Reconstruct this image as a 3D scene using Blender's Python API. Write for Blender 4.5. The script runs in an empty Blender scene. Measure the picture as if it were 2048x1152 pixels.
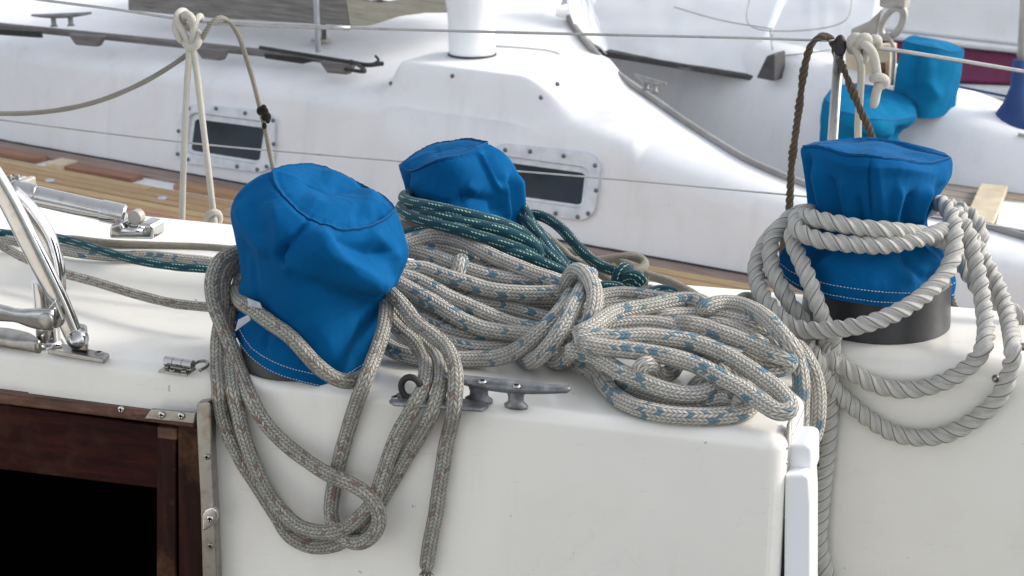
import bpy, bmesh, math, random
import numpy as np
from mathutils import Vector, noise
random.seed(7); rng = np.random.default_rng(7)
S = bpy.context.scene; COL = S.collection
R = math.radians
# ------------------------------------------------------------------ camera, world, sun, exposure
CAMZ = 2.6; FPX = 3600.0; PITCH = R(18)
cam = bpy.data.cameras.new("camera"); camo = bpy.data.objects.new("camera", cam); COL.objects.link(camo)
camo.location = (0, 0, CAMZ); camo.rotation_euler = (R(90) - PITCH, 0, 0)
cam.sensor_width = 36; cam.lens = FPX / 2048 * 36; cam.clip_start = .05; cam.clip_end = 2000
cam.dof.use_dof = True; cam.dof.focus_distance = 1.86; cam.dof.aperture_fstop = 20
S.camera = camo
S.render.resolution_x = 1024; S.render.resolution_y = 576
SUN_EL, SUN_AZ = R(32), R(78)
w = bpy.data.worlds.new("World"); S.world = w; w.use_nodes = True
nt = w.node_tree; bg = nt.nodes['Background']; sky = nt.nodes.new('ShaderNodeTexSky')
sky.sky_type = 'NISHITA'; sky.sun_disc = False; sky.sun_elevation = SUN_EL; sky.sun_rotation = SUN_AZ
sky.dust_density = 2.0; sky.air_density = 1.0; sky.ozone_density = 1.2
hs = nt.nodes.new('ShaderNodeHueSaturation'); hs.inputs['Saturation'].default_value = .27     # milky, hazy sky
nt.links.new(sky.outputs[0], hs.inputs['Color']); nt.links.new(hs.outputs[0], bg.inputs[0]); bg.inputs[1].default_value = .15
sl = bpy.data.lights.new("sun", 'SUN'); sl.energy = .85; sl.angle = R(12); sl.color = (1, .93, .83)
so = bpy.data.objects.new("sun", sl); COL.objects.link(so)
sd = Vector((math.sin(SUN_AZ) * math.cos(SUN_EL), math.cos(SUN_AZ) * math.cos(SUN_EL), math.sin(SUN_EL)))
so.rotation_euler = sd.to_track_quat('Z', 'Y').to_euler(); so.location = (2, 2, 6)
S.view_settings.view_transform = 'Standard'; S.view_settings.look = 'None'
S.view_settings.exposure = 1.10; S.view_settings.gamma = 1

# ------------------------------------------------------------------ geometry of the view: reading points off the survey photo
C0 = np.array([0, 0, CAMZ])
def ray(px, py):
    u = (px - 1024) / FPX; v = (576 - py) / FPX
    return np.array([u, math.cos(PITCH) + v * math.sin(PITCH), -math.sin(PITCH) + v * math.cos(PITCH)])
def PZ(px, py, z): d = ray(px, py); return C0 + d * ((z - CAMZ) / d[2])
def PY(px, py, y): d = ray(px, py); return C0 + d * (y / d[1])
def PL(px, py, p, n): d = ray(px, py); return C0 + d * (np.dot(p - C0, n) / np.dot(d, n))
def PD(px, py, t): return C0 + ray(px, py) * t
ZD = 1.97                                             # near deck
E0 = PZ(0, 698, ZD); E1 = PZ(1570, 880, ZD)
NA = (E1 - E0); NL = np.linalg.norm(NA); NA /= NL; NN = np.array([NA[1], -NA[0], 0.]); ZZ = np.array([0, 0, 1.])
def NP(s, d, z): return E0 + NA * s - NN * d + ZZ * (z - ZD)     # near boat frame: along, inward, height
def W(px, py, off=0): return PL(px, py, E0 + NN * off, NN)       # on the near front face
INS2 = .255
def W2(px, py, off=0): return PL(px, py, E0 - NN * (INS2 - off), NN)
ZF = 1.14                                             # far deck
G0 = PZ(0, 288, ZF); G1 = PZ(1500, 560, ZF)
GA = (G1 - G0); GA /= np.linalg.norm(GA); GN = np.array([GA[1], -GA[0], 0.])
def GP(s, d, h): return G0 + GA * s - GN * d + ZZ * h
TILT = R(8); GS = GN * math.cos(TILT) + ZZ * math.sin(TILT)
def SF(px, py, off=0): return PL(px, py, G0 + GS * off, GS)      # on the far cabin side
def FD(px, py, d): return PL(px, py, G0 - GN * d, GN)

# ------------------------------------------------------------------ object helpers
ORG = {}
def setp(o, label=None, cat=None, group=None, kind=None):
    for k, v in (('label', label), ('category', cat), ('group', group), ('kind', kind)):
        if v: o[k] = v
    return o
def empty(name, loc, label=None, cat=None, group=None):
    o = bpy.data.objects.new(name, None); COL.objects.link(o); o.location = tuple(loc); o.empty_display_size = .05
    ORG[o] = np.array(loc, float); return setp(o, label, cat, group)
def mk(name, V, Fc, mat, parent=None, smooth=True, uv=None, bevel=0, sub=0):
    V = np.asarray(V, float)
    if parent is None:
        org = np.array([(V[:, 0].min() + V[:, 0].max()) / 2, (V[:, 1].min() + V[:, 1].max()) / 2, V[:, 2].min()])
    else: org = ORG[parent]
    me = bpy.data.meshes.new(name); me.from_pydata((V - org).tolist(), [], [list(f) for f in Fc])
    if uv is not None:
        ul = me.uv_layers.new(name="UVMap"); ul.data.foreach_set('uv', np.asarray(uv, float).ravel())
    if smooth: me.polygons.foreach_set('use_smooth', [True] * len(me.polygons))
    me.materials.append(mat); me.update()
    o = bpy.data.objects.new(name, me); COL.objects.link(o)
    ORG[o] = org
    if parent is None: o.location = tuple(org)
    else: o.parent = parent
    if bevel:
        b = o.modifiers.new('bevel', 'BEVEL'); b.width = bevel; b.segments = 3; b.limit_method = 'ANGLE'; b.angle_limit = R(35)
        me.polygons.foreach_set('use_smooth', [True] * len(me.polygons)); b.harden_normals = False
        wn = o.modifiers.new('wn', 'WEIGHTED_NORMAL'); wn.keep_sharp = False
    if sub:
        s_ = o.modifiers.new('sub', 'SUBSURF'); s_.levels = sub; s_.render_levels = sub
    return o
class MB:
    def __init__(s): s.V = []; s.F = []
    def add(s, V, F):
        b = len(s.V); s.V += [np.asarray(v, float) for v in V]; s.F += [[b + i for i in f] for f in F]; return s
    def prism(s, pts, ext):
        n = len(pts); pts = [np.asarray(p, float) for p in pts]; V = pts + [p + ext for p in pts]
        F = [list(range(n))[::-1], list(range(n, 2 * n))] + [[i, (i + 1) % n, n + (i + 1) % n, n + i] for i in range(n)]
        # orient
        nn = sum((np.cross(pts[i] - pts[0], pts[(i + 1) % n] - pts[0]) for i in range(1, n - 1)), np.zeros(3))
        if np.dot(nn, ext) < 0: F = [f[::-1] for f in F]
        return s.add(V, F)
    def box(s, c, ax, dims):
        c = np.asarray(c, float); x, y, z = [np.asarray(a, float) * d / 2 for a, d in zip(ax, dims)]
        return s.prism([c - x - y - z, c + x - y - z, c + x + y - z, c - x + y - z], 2 * z)
    def tube(s, P, r, n=12, cap=True):
        P = np.asarray(P, float); m = len(P); rr = np.full(m, r) if np.isscalar(r) else np.asarray(r, float)
        T = np.gradient(P, axis=0); T /= np.linalg.norm(T, axis=1)[:, None] + 1e-12
        u = np.cross(T[0], [0, 0, 1.]);
        if np.linalg.norm(u) < .05: u = np.cross(T[0], [1., 0, 0])
        u /= np.linalg.norm(u); V = []
        for i in range(m):
            u = u - T[i] * np.dot(u, T[i]); u /= np.linalg.norm(u); v = np.cross(T[i], u)
            for k in range(n):
                a = 2 * math.pi * k / n; V.append(P[i] + rr[i] * (math.cos(a) * u + math.sin(a) * v))
        F = [[i * n + k, i * n + (k + 1) % n, (i + 1) * n + (k + 1) % n, (i + 1) * n + k] for i in range(m - 1) for k in range(n)]
        if cap: F += [list(range(n))[::-1], list(range((m - 1) * n, m * n))]
        return s.add(V, F)
    def lathe(s, c, ax, prof, n=24):     # prof: (along, radius)
        ax = np.asarray(ax, float); ax = ax / np.linalg.norm(ax); c = np.asarray(c, float)
        return s.tube2([c + ax * p[0] for p in prof], [p[1] for p in prof], ax, n)
    def tube2(s, P, rr, ax, n):
        u = np.cross(ax, [0, 0, 1.])
        if np.linalg.norm(u) < .05: u = np.cross(ax, [1., 0, 0])
        u /= np.linalg.norm(u); v = np.cross(ax, u); V = []; m = len(P)
        for i in range(m):
            for k in range(n):
                a = 2 * math.pi * k / n; V.append(P[i] + rr[i] * (math.cos(a) * u + math.sin(a) * v))
        F = [[i * n + k, i * n + (k + 1) % n, (i + 1) * n + (k + 1) % n, (i + 1) * n + k] for i in range(m - 1) for k in range(n)]
        F += [list(range(n))[::-1], list(range((m - 1) * n, m * n))]
        return s.add(V, F)
    def sphere(s, c, r, sc=(1, 1, 1), n=12):
        c = np.asarray(c, float); V = []
        for i in range(n + 1):
            for k in range(2 * n):
                t = math.pi * i / n; a = math.pi * k / n
                V.append(c + r * np.array([math.sin(t) * math.cos(a) * sc[0], math.sin(t) * math.sin(a) * sc[1], math.cos(t) * sc[2]]))
        return s.add(V, [[i * 2 * n + k, (i + 1) * 2 * n + k, (i + 1) * 2 * n + (k + 1) % (2 * n), i * 2 * n + (k + 1) % (2 * n)] for i in range(n) for k in range(2 * n)])
    def build(s, name, mat, parent=None, **k): return mk(name, s.V, s.F, mat, parent, **k)
def crv(P, step=.004, per=14):
    P = np.asarray(P, float)
    if len(P) == 2: P = np.array([P[0], (P[0] + P[1]) / 2, P[1]])
    Q = np.vstack([2 * P[0] - P[1], P, 2 * P[-1] - P[-2]]); out = []
    for i in range(1, len(Q) - 2):
        a, b, c, d = Q[i - 1:i + 3]; t = np.linspace(0, 1, per, endpoint=False)[:, None]
        ka = max(np.linalg.norm(b - a), 1e-9) ** .5; kb = max(np.linalg.norm(c - b), 1e-9) ** .5; kc = max(np.linalg.norm(d - c), 1e-9) ** .5
        t0, t1, t2, t3 = 0, ka, ka + kb, ka + kb + kc; tt = t1 + t * (t2 - t1)
        A1 = (t1 - tt) / (t1 - t0) * a + (tt - t0) / (t1 - t0) * b; A2 = (t2 - tt) / (t2 - t1) * b + (tt - t1) / (t2 - t1) * c
        A3 = (t3 - tt) / (t3 - t2) * c + (tt - t2) / (t3 - t2) * d
        B1 = (t2 - tt) / (t2 - t0) * A1 + (tt - t0) / (t2 - t0) * A2; B2 = (t3 - tt) / (t3 - t1) * A2 + (tt - t1) / (t3 - t1) * A3
        out.append((t2 - tt) / (t2 - t1) * B1 + (tt - t1) / (t2 - t1) * B2)
    out = np.vstack(out + [P[-1:]])
    L = np.r_[0, np.cumsum(np.linalg.norm(np.diff(out, axis=0), axis=1))]
    n = max(4, int(L[-1] / step)); t = np.linspace(0, L[-1], n)
    return np.stack([np.interp(t, L, out[:, k]) for k in range(3)], 1)

# ------------------------------------------------------------------ materials
class X:                                             # tiny expression wrapper for math nodes
    def __init__(s, nt, sock): s.nt = nt; s.s = sock
    def op(s, o, b=None, c=None):
        n = s.nt.nodes.new('ShaderNodeMath'); n.operation = o
        for i, v in enumerate((s, b, c)):
            if v is None: continue
            if isinstance(v, X): s.nt.links.new(v.s, n.inputs[i])
            else: n.inputs[i].default_value = v
        return X(s.nt, n.outputs[0])
    def __add__(s, b): return s.op('ADD', b)
    def __sub__(s, b): return s.op('SUBTRACT', b)
    def __mul__(s, b): return s.op('MULTIPLY', b)
    def __truediv__(s, b): return s.op('DIVIDE', b)
    def fl(s): return s.op('FLOOR')
    def fr(s): return s.op('FRACT')
    def mod2(s): return (s * .5).fr() * 2
    def sin(s): return s.op('SINE')
    def gt(s, b): return s.op('GREATER_THAN', b)
    def lt(s, b): return s.op('LESS_THAN', b)
    def pw(s, b): return s.op('POWER', b)
def newmat(name, rough=.5, metal=0, spec=.5):
    m = bpy.data.materials.new(name); m.use_nodes = True; b = m.node_tree.nodes['Principled BSDF']
    b.inputs['Roughness'].default_value = rough; b.inputs['Metallic'].default_value = metal
    b.inputs['Specular IOR Level'].default_value = spec
    return m, m.node_tree, b
def mixc(nt, f, a, b):
    n = nt.nodes.new('ShaderNodeMix'); n.data_type = 'RGBA'
    if isinstance(f, X): nt.links.new(f.s, n.inputs[0])
    elif hasattr(f, 'links'): nt.links.new(f, n.inputs[0])
    else: n.inputs[0].default_value = f
    for i, c in ((6, a), (7, b)):
        if isinstance(c, tuple): n.inputs[i].default_value = (*c[:3], 1)
        else: nt.links.new(c, n.inputs[i])
    return n.outputs[2]
def noi(nt, scale, det=4, coord=None, rough=.5, stretch=None, dist=0):
    n = nt.nodes.new('ShaderNodeTexNoise'); n.inputs['Scale'].default_value = scale; n.inputs['Detail'].default_value = det
    n.inputs['Roughness'].default_value = rough; n.inputs['Distortion'].default_value = dist
    tc = nt.nodes.new('ShaderNodeTexCoord'); src = tc.outputs['Object']
    if stretch is not None:
        mp = nt.nodes.new('ShaderNodeMapping'); mp.inputs['Scale'].default_value = stretch[:3]
        if len(stretch) > 3: mp.vector_type = 'TEXTURE'; mp.inputs['Rotation'].default_value = (0, 0, stretch[3]); mp.inputs['Scale'].default_value = tuple(1 / q for q in stretch[:3])
        nt.links.new(src, mp.inputs[0]); src = mp.outputs[0]
    nt.links.new(src, n.inputs['Vector']); return n.outputs[0]
def ramp(nt, f, stops):
    n = nt.nodes.new('ShaderNodeValToRGB'); e = n.color_ramp.elements
    while len(e) < len(stops): e.new(.5)
    for i, (p, c) in enumerate(stops): e[i].position = p; e[i].color = (*c, 1)
    nt.links.new(f.s if isinstance(f, X) else f, n.inputs[0]); return n.outputs[0]
def bump(nt, b, h, st=.5, dist=.001, prev=None):
    n = nt.nodes.new('ShaderNodeBump'); n.inputs['Strength'].default_value = st; n.inputs['Distance'].default_value = dist
    nt.links.new(h.s if isinstance(h, X) else h, n.inputs['Height'])
    if prev: nt.links.new(prev, n.inputs['Normal'])
    nt.links.new(n.outputs[0], b.inputs['Normal']); return n.outputs[0]
def simple(name, c1, c2=None, scale=20, rough=.5, metal=0, bmp=0, bscale=200, spec=.5, stretch=None, lo=.35, hi=.65, coat=0, det=5):
    m, nt, b = newmat(name, rough, metal, spec)
    if c2 is None: c2 = tuple(x * .85 for x in c1)
    nt.links.new(ramp(nt, noi(nt, scale, det, stretch=stretch), [(lo, c2), (hi, c1)]), b.inputs['Base Color'])
    if bmp: bump(nt, b, noi(nt, bscale, 3, stretch=stretch), bmp, .001)
    if coat: b.inputs['Coat Weight'].default_value = coat; b.inputs['Coat Roughness'].default_value = .1
    rr = X(nt, noi(nt, scale * 1.7, 3)) * (.25 * rough) + rough * .87
    nt.links.new(rr.s, b.inputs['Roughness'])
    return m
def gel(name, base, tint, spots=True, rough=.32, coat=.25):
    m, nt, b = newmat(name, rough)
    c = ramp(nt, noi(nt, 3.5, 5), [(.35, tint), (.62, base)])
    if spots:
        sp = X(nt, noi(nt, 95, 2)); k = sp.gt(.765) * .55                                  # little specks and scuffs in the gelcoat
        sc = X(nt, noi(nt, 30, 3, stretch=(1, 1, 9))).gt(.715) * .16
        c = mixc(nt, k, c, (.25, .24, .22)); c = mixc(nt, sc, c, (.4, .4, .38))
        c = mixc(nt, (X(nt, noi(nt, 9, 6, rough=.65)) - .5).op('MAXIMUM', 0.) * .55, c, (.50, .44, .34))
        c = mixc(nt, (X(nt, noi(nt, 13, 5, stretch=(1, 1, .12), rough=.6)) - .54).op('MAXIMUM', 0.) * .9, c, (.45, .42, .36))
        hl = (X(nt, noi(nt, 7, 7, rough=.55, dist=1.2)) - .5).op('ABSOLUTE').lt(.0022) * X(nt, noi(nt, 4, 2)).gt(.56); c = mixc(nt, hl * .12, c, (.3, .28, .25))
    nt.links.new(c, b.inputs['Base Color'])
    bump(nt, b, noi(nt, 14, 2), .12, .004)
    b.inputs['Coat Weight'].default_value = coat; b.inputs['Coat Roughness'].default_value = .15
    return m
def uvxy(nt):
    t = nt.nodes.new('ShaderNodeUVMap'); t.uv_map = 'UVMap'; sp = nt.nodes.new('ShaderNodeSeparateXYZ'); nt.links.new(t.outputs[0], sp.inputs[0])
    return X(nt, sp.outputs[0]), X(nt, sp.outputs[1])
def white(nt, a, b_, seed=0.):
    cb = nt.nodes.new('ShaderNodeCombineXYZ')
    for i, v in enumerate((a, b_)): nt.links.new(v.s, cb.inputs[i])
    cb.inputs[2].default_value = seed
    n = nt.nodes.new('ShaderNodeTexWhiteNoise'); n.noise_dimensions = '3D'; nt.links.new(cb.outputs[0], n.inputs[0]); return X(nt, n.outputs[0])
def braid(name, base, dark, groove, fleck=None, fth=.86, ncol=16, pitch=.0042, blk=(2, 3), bst=1., dots=None):
    m, nt, b = newmat(name, .8, 0, .25)
    U, V = uvxy(nt); x = U * ncol; ci = x.fl(); fx = x.fr(); s = ci.mod2() * 2 - 1
    y = V / pitch + s * (fx - .5) * .9; cj = y.fl(); fy = y.fr()
    hx = (fx * 3.14159).sin(); hy = (fy * 3.14159).sin(); h = (hx * hy).op('MAXIMUM', 0.).pw(.5)
    rnd = white(nt, ci, cj)
    c = mixc(nt, rnd, base, dark)
    if fleck:
        f = white(nt, ((ci + .5) / blk[0]).fl(), (cj / blk[1]).fl(), 3.7).gt(fth)
        f2 = white(nt, ci, cj, 8.1).gt(.97)
        c = mixc(nt, f.op('MAXIMUM', f2) * .9, c, fleck)
    if dots:                                             # tracer dots in patches that wind round the rope
        patch = ((V / .030) + U * 2).fr().lt(.56); dd = (ci.mod2().lt(.5)) * h.gt(.80)
        c = mixc(nt, patch * dd * .85, c, dots)
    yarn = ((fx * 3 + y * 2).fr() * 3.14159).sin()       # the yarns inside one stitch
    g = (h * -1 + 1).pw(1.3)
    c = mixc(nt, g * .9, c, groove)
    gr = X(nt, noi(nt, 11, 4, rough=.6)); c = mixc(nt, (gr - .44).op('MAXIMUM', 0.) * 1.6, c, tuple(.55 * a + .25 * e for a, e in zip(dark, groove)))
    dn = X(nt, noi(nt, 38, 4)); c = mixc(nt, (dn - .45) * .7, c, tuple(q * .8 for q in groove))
    nt.links.new(c, b.inputs['Base Color'])
    bump(nt, b, h + yarn * .12, bst, .0016)
    b.inputs['Sheen Weight'].default_value = .15
    return m
M = {}
M['gel'] = gel('gelcoat_near', (.81, .785, .73), (.765, .745, .69))
M['gelfar'] = gel('gelcoat_far', (.76, .765, .785), (.715, .725, .75), rough=.55, coat=.05)
def canvas(name, base, lo):
    m, nt, b = newmat(name, .85, 0, .06)
    n1 = noi(nt, 9, 4); c = ramp(nt, n1, [(.3, lo), (.7, base)])
    tc = nt.nodes.new('ShaderNodeTexCoord'); wv = nt.nodes.new('ShaderNodeTexNoise'); wv.inputs['Scale'].default_value = 900; wv.inputs['Detail'].default_value = 2
    nt.links.new(tc.outputs['Object'], wv.inputs['Vector'])
    c = mixc(nt, (X(nt, wv.outputs[0]) - .5).op('MAXIMUM', 0.) * .6, c, tuple(q * .6 for q in lo))
    sp = X(nt, noi(nt, 160, 2)).gt(.77) * .3; c = mixc(nt, sp, c, (.2, .3, .4))
    nt.links.new(c, b.inputs['Base Color'])
    p = bump(nt, b, noi(nt, 26, 4), .35, .003); bump(nt, b, wv.outputs[0], .25, .0006, p)
    b.inputs['Sheen Weight'].default_value = .04; b.inputs['Sheen Roughness'].default_value = .35; b.inputs['Sheen Tint'].default_value = (.1, .6, 1, 1)
    return m
M['canvas'] = canvas('blue_canvas', (.0013, .091, .25), (.001, .070, .20))
M['canvasfar'] = canvas('faded_blue_canvas', (.005, .165, .33), (.004, .125, .27))
M['stitch'] = simple('white_thread', (.55, .58, .6), rough=.8)
M['thread'] = simple('blue_seam', (.001, .062, .18), rough=.8)
M['tape'] = simple('white_webbing', (.5, .53, .56), (.35, .38, .42), 120, .8, bmp=.4, bscale=900)
M['black'] = simple('black_plastic', (.035, .036, .04), (.02, .02, .022), 40, .38, bmp=.08, bscale=300)
M['rubber'] = simple('black_rubber', (.02, .02, .02), (.01, .01, .01), 60, .6)
def metal(name, c, rough, dirt=0, bst=.05):
    m, nt, b = newmat(name, rough, 1)
    cc = mixc(nt, (X(nt, noi(nt, 55, 5, rough=.65)) - .5).op('MAXIMUM', 0.) * dirt, c, (.16, .10, .06)); nt.links.new(cc, b.inputs['Base Color'])
    r = X(nt, noi(nt, 70, 4)) * .18 + (rough - .08); nt.links.new(r.s, b.inputs['Roughness'])
    bump(nt, b, noi(nt, 180, 2), bst, .001); return m
M['chrome'] = metal('polished_steel', (.54, .53, .52), .12, 1.6, .03)
M['steel'] = metal('dull_steel', (.33, .32, .30), .33, 3, .1)
M['wire'] = metal('wire_rope', (.42, .42, .42), .45, 1.5)
m, nt, b = newmat('grey_alloy', .42, .55); c = ramp(nt, noi(nt, 60, 6, rough=.7), [(.32, (.09, .093, .10)), (.55, (.21, .215, .225)), (.72, (.38, .385, .39))]); nt.links.new(c, b.inputs['Base Color'])
bump(nt, b, noi(nt, 120, 4), .25, .001); M['alloy'] = m
def wood(name, cs, scale, ang, stretch=(1, 14, 14), rough=.5, bst=.3, coat=0, stain=None):
    m, nt, b = newmat(name, rough, 0, .12 if 'mahog' in name else .4)
    n = noi(nt, scale, 6, stretch=(*stretch, ang), rough=.62, dist=.4)
    c = ramp(nt, n, [(.25 + .5 * i / (len(cs) - 1), q) for i, q in enumerate(cs)])
    if stain: c = mixc(nt, (X(nt, noi(nt, 12, 5, rough=.7)) - .48).op('MAXIMUM', 0.) * 4, c, stain)
    nt.links.new(c, b.inputs['Base Color']); bump(nt, b, n, bst, .0015)
    b.inputs['Coat Weight'].default_value = coat; b.inputs['Coat Roughness'].default_value = .25
    return m
NANG = math.atan2(NA[1], NA[0]); GANG = math.atan2(GA[1], GA[0])
M['mahog'] = wood('old_mahogany', [(.005, .0007, .0006), (.020, .0032, .0018), (.05, .009, .004)], 10, NANG, (1, 9, 9), .6, .2, 0, (.05, .02, .012))
M['mahogtop'] = wood('worn_mahogany_edge', [(.03, .012, .008), (.09, .04, .028), (.22, .12, .08)], 14, NANG, (1, 6, 6), .45, .3, .2, (.2, .11, .06))
M['mahogv'] = wood('old_mahogany_upright', [(.008, .003, .003), (.022, .007, .005), (.045, .013, .009)], 10, 0, (9, 9, 1), .6, .2, 0, (.14, .07, .03))
M['grey'] = wood('weathered_teak', [(.10, .095, .09), (.20, .185, .17), (.30, .28, .26)], 8, GANG, (1, 12, 12), .8)
M['greydk'] = wood('weathered_teak_rail', [(.10, .095, .09), (.16, .15, .15), (.24, .225, .21)], 8, GANG, (1, 12, 12), .8)
tans = [((.28, .17, .09), (.40, .26, .14), (.50, .35, .2)), ((.26, .14, .07), (.38, .22, .12), (.46, .3, .18)), ((.24, .12, .08), (.34, .19, .14), (.42, .27, .2)), ((.33, .22, .11), (.45, .32, .17), (.55, .41, .25))]
for i, t in enumerate(tans): M['tan%d' % i] = wood('deck_plank_%s' % 'abcd'[i], list(t), 9, GANG, (1, 14, 14), .65)
M['margin'] = wood('margin_plank', [(.18, .12, .10), (.27, .2, .17), (.36, .29, .26)], 7, GANG, (1, 10, 10), .7)
M['brown'] = wood('red_brown_plank', [(.16, .08, .05), (.27, .14, .09), (.36, .2, .13)], 7, GANG, (1, 10, 10), .7)
M['pale'] = simple('pale_wood', (.62, .53, .38), (.5, .42, .3), 25, .75, bmp=.2)
M['seatplank'] = wood('silvered_planks', [(.16, .14, .12), (.3, .27, .24), (.42, .38, .34)], 6, GANG, (1, 16, 16), .8, stain=(.3, .22, .15))
M['caulk'] = simple('deck_caulk', (.025, .02, .018), rough=.7)
M['endwood'] = wood('sun_bleached_board', [(.28, .25, .19), (.40, .37, .29), (.5, .47, .39)], 8, GANG, (1, 10, 10), .8)
M['boomdark'] = simple('dark_wood_block', (.09, .085, .085), (.05, .048, .05), 30, .7)
M['capgrey'] = simple('grey_cap_rail', (.27, .265, .26), (.2, .195, .19), 12, .7)
M['cleatgrey'] = simple('dull_cast_metal', (.26, .26, .26), (.18, .18, .18), 30, .45, .4)
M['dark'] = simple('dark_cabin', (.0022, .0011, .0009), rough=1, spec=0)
M['glass'] = simple('dark_glass', (.030, .045, .062), (.012, .018, .028), 5, .1, spec=.22)
M['frame'] = simple('anodised_frame', (.62, .65, .70), (.5, .53, .58), 30, .38, .25)
M['fbolt'] = simple('frame_bolt', (.15, .16, .18), rough=.45, metal=.6)
M['sail'] = simple('white_sailcloth', (.82, .83, .84), (.74, .76, .79), 5, .75, bmp=.3, bscale=18)
M['seamgrey'] = simple('grey_seam', (.42, .43, .42), rough=.8)
M['maroon'] = simple('maroon_cloth', (.24, .05, .13), (.18, .04, .10), 12, .8, bmp=.2, bscale=40)
M['navy'] = simple('navy_cloth', (.02, .06, .19), (.015, .04, .14), 12, .8, bmp=.2, bscale=40)
M['beigemetal'] = simple('painted_fitting', (.42, .39, .35), (.32, .30, .27), 30, .5, .2)
M['white'] = simple('white_enamel', (.82, .84, .86), (.78, .80, .82), 12, .25, coat=.3)
M['water'] = simple('harbour_water', (.05, .09, .10), (.03, .06, .07), 3, .08, bmp=.6, bscale=6)
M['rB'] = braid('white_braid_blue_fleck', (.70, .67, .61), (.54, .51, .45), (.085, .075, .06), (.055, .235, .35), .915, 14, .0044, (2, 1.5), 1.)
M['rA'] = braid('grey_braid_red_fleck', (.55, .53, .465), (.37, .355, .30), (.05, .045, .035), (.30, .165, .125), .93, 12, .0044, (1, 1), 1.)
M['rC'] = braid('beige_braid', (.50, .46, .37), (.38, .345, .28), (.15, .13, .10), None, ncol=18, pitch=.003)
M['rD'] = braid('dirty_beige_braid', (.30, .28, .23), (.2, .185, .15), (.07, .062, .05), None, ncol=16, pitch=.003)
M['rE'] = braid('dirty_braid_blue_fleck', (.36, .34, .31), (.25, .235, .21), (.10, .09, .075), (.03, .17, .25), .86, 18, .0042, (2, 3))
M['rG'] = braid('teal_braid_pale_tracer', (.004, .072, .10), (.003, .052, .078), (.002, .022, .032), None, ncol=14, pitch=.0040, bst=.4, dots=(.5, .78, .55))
def fib(name, base, dark, st=.5, scale=420, laid=0):
    m, nt, b = newmat(name, .9, 0, .2); U, V = uvxy(nt)
    n = X(nt, noi(nt, scale, 4, rough=.7)); f = ((U * 31.4).sin() * .5 + .5) if laid else ((U * 60 + V * 900).sin() * .5 + .5)
    c = mixc(nt, X(nt, noi(nt, 22, 4)), dark, base); c = mixc(nt, (n - .5).op('MAXIMUM', 0.) * 1.2, c, tuple(q * .5 for q in dark))
    if laid: c = mixc(nt, f * .22, c, tuple(q * .6 for q in dark))
    if laid:                                             # groove shade painted in between the strands, along with some dirt
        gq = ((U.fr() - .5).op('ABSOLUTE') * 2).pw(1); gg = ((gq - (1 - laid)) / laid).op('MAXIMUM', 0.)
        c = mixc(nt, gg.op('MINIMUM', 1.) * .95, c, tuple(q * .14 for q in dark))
    nt.links.new(c, b.inputs['Base Color']); bump(nt, b, n + f * .35, st, .0012); b.inputs['Sheen Weight'].default_value = .15; return m
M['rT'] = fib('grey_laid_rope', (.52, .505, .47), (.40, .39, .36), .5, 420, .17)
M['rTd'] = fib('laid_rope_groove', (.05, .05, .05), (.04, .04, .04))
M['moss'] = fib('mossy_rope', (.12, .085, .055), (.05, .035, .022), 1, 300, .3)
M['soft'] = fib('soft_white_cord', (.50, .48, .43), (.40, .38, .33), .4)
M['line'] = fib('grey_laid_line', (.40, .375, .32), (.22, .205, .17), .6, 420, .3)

# ------------------------------------------------------------------ setting
sky_floor = MB().prism([(-300, -60, -.02), (300, -60, -.02), (300, 600, -.02), (-300, 600, -.02)], np.array([0, 0, .02])).build('water', M['water'], smooth=False)
setp(sky_floor, kind='structure', label='harbour water under the boats')

# ================================================================== NEAR SAILBOAT
near = empty('sailboat', NP(.4, .2, 0), 'white near sailboat with dark companionway and winches on its cabin top', 'sailboat')
def round_profile(depth, r, zt, zb, step=None):
    P = [(0, zb), (0, zb + (zt - r - zb) * .5), (0, zt - r - .004), (0, zt - r)]
    for k in range(1, 8): a = k / 8 * math.pi / 2; P.append((r - r * math.cos(a), zt - r + r * math.sin(a)))
    P += [(r, zt), (r + .006, zt)]
    return P
def block(name, s0, s1, d0, depth, r, zt, zb, rend, ends=(False, True), stepf=None, mat='gel', tail=None):
    prof = round_profile(depth, r, zt, zb)
    dd = list(np.linspace(r + .012, depth - .012, 34)); prof += [(d, zt) for d in dd]
    for k in range(1, 7): a = k / 6 * math.pi / 2; prof.append((depth - .012 + .012 * math.sin(a), zt - .012 + .012 * math.cos(a)))
    prof += [(depth, zt - .05), (depth, zb)]
    prof = np.array(prof); T = np.gradient(prof, axis=0); Nn = np.stack([-T[:, 1], T[:, 0]], 1); Nn /= np.linalg.norm(Nn, axis=1)[:, None]
    ss = []
    if ends[0]: ss += [(s0 + rend * (1 - math.cos(a)), rend * (1 - math.sin(a))) for a in np.linspace(0, math.pi / 2, 8)]
    else: ss += [(s0, 0)]
    a_, b_ = s0 + (rend if ends[0] else 0), s1 - (rend if ends[1] else 0)
    ss += [(q, 0) for q in np.linspace(a_, b_, 46)[1:-1]]
    if ends[1]: ss += [(s1 - rend * (1 - math.sin(a)), rend * (1 - math.cos(a))) for a in np.linspace(0, math.pi / 2, 8)]
    else: ss += [(s1, 0)]
    V = []; n = len(prof)
    for s, inset in ss:
        for (d, z), nn in zip(prof, Nn):
            d2 = d - nn[0] * inset; z2 = z - nn[1] * inset
            if stepf and z > zb + .02 and d > r: z2 += stepf(s, d)
            V.append(NP(s, d0 + d2, z2))
    F = [[i * n + k, (i + 1) * n + k, (i + 1) * n + k + 1, i * n + k + 1] for i in range(len(ss) - 1) for k in range(n - 1)]
    F += [list(range(n)), [(len(ss) - 1) * n + k for k in range(n)][::-1]]
    return mk(name, V, F, M[mat], near)
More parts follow.
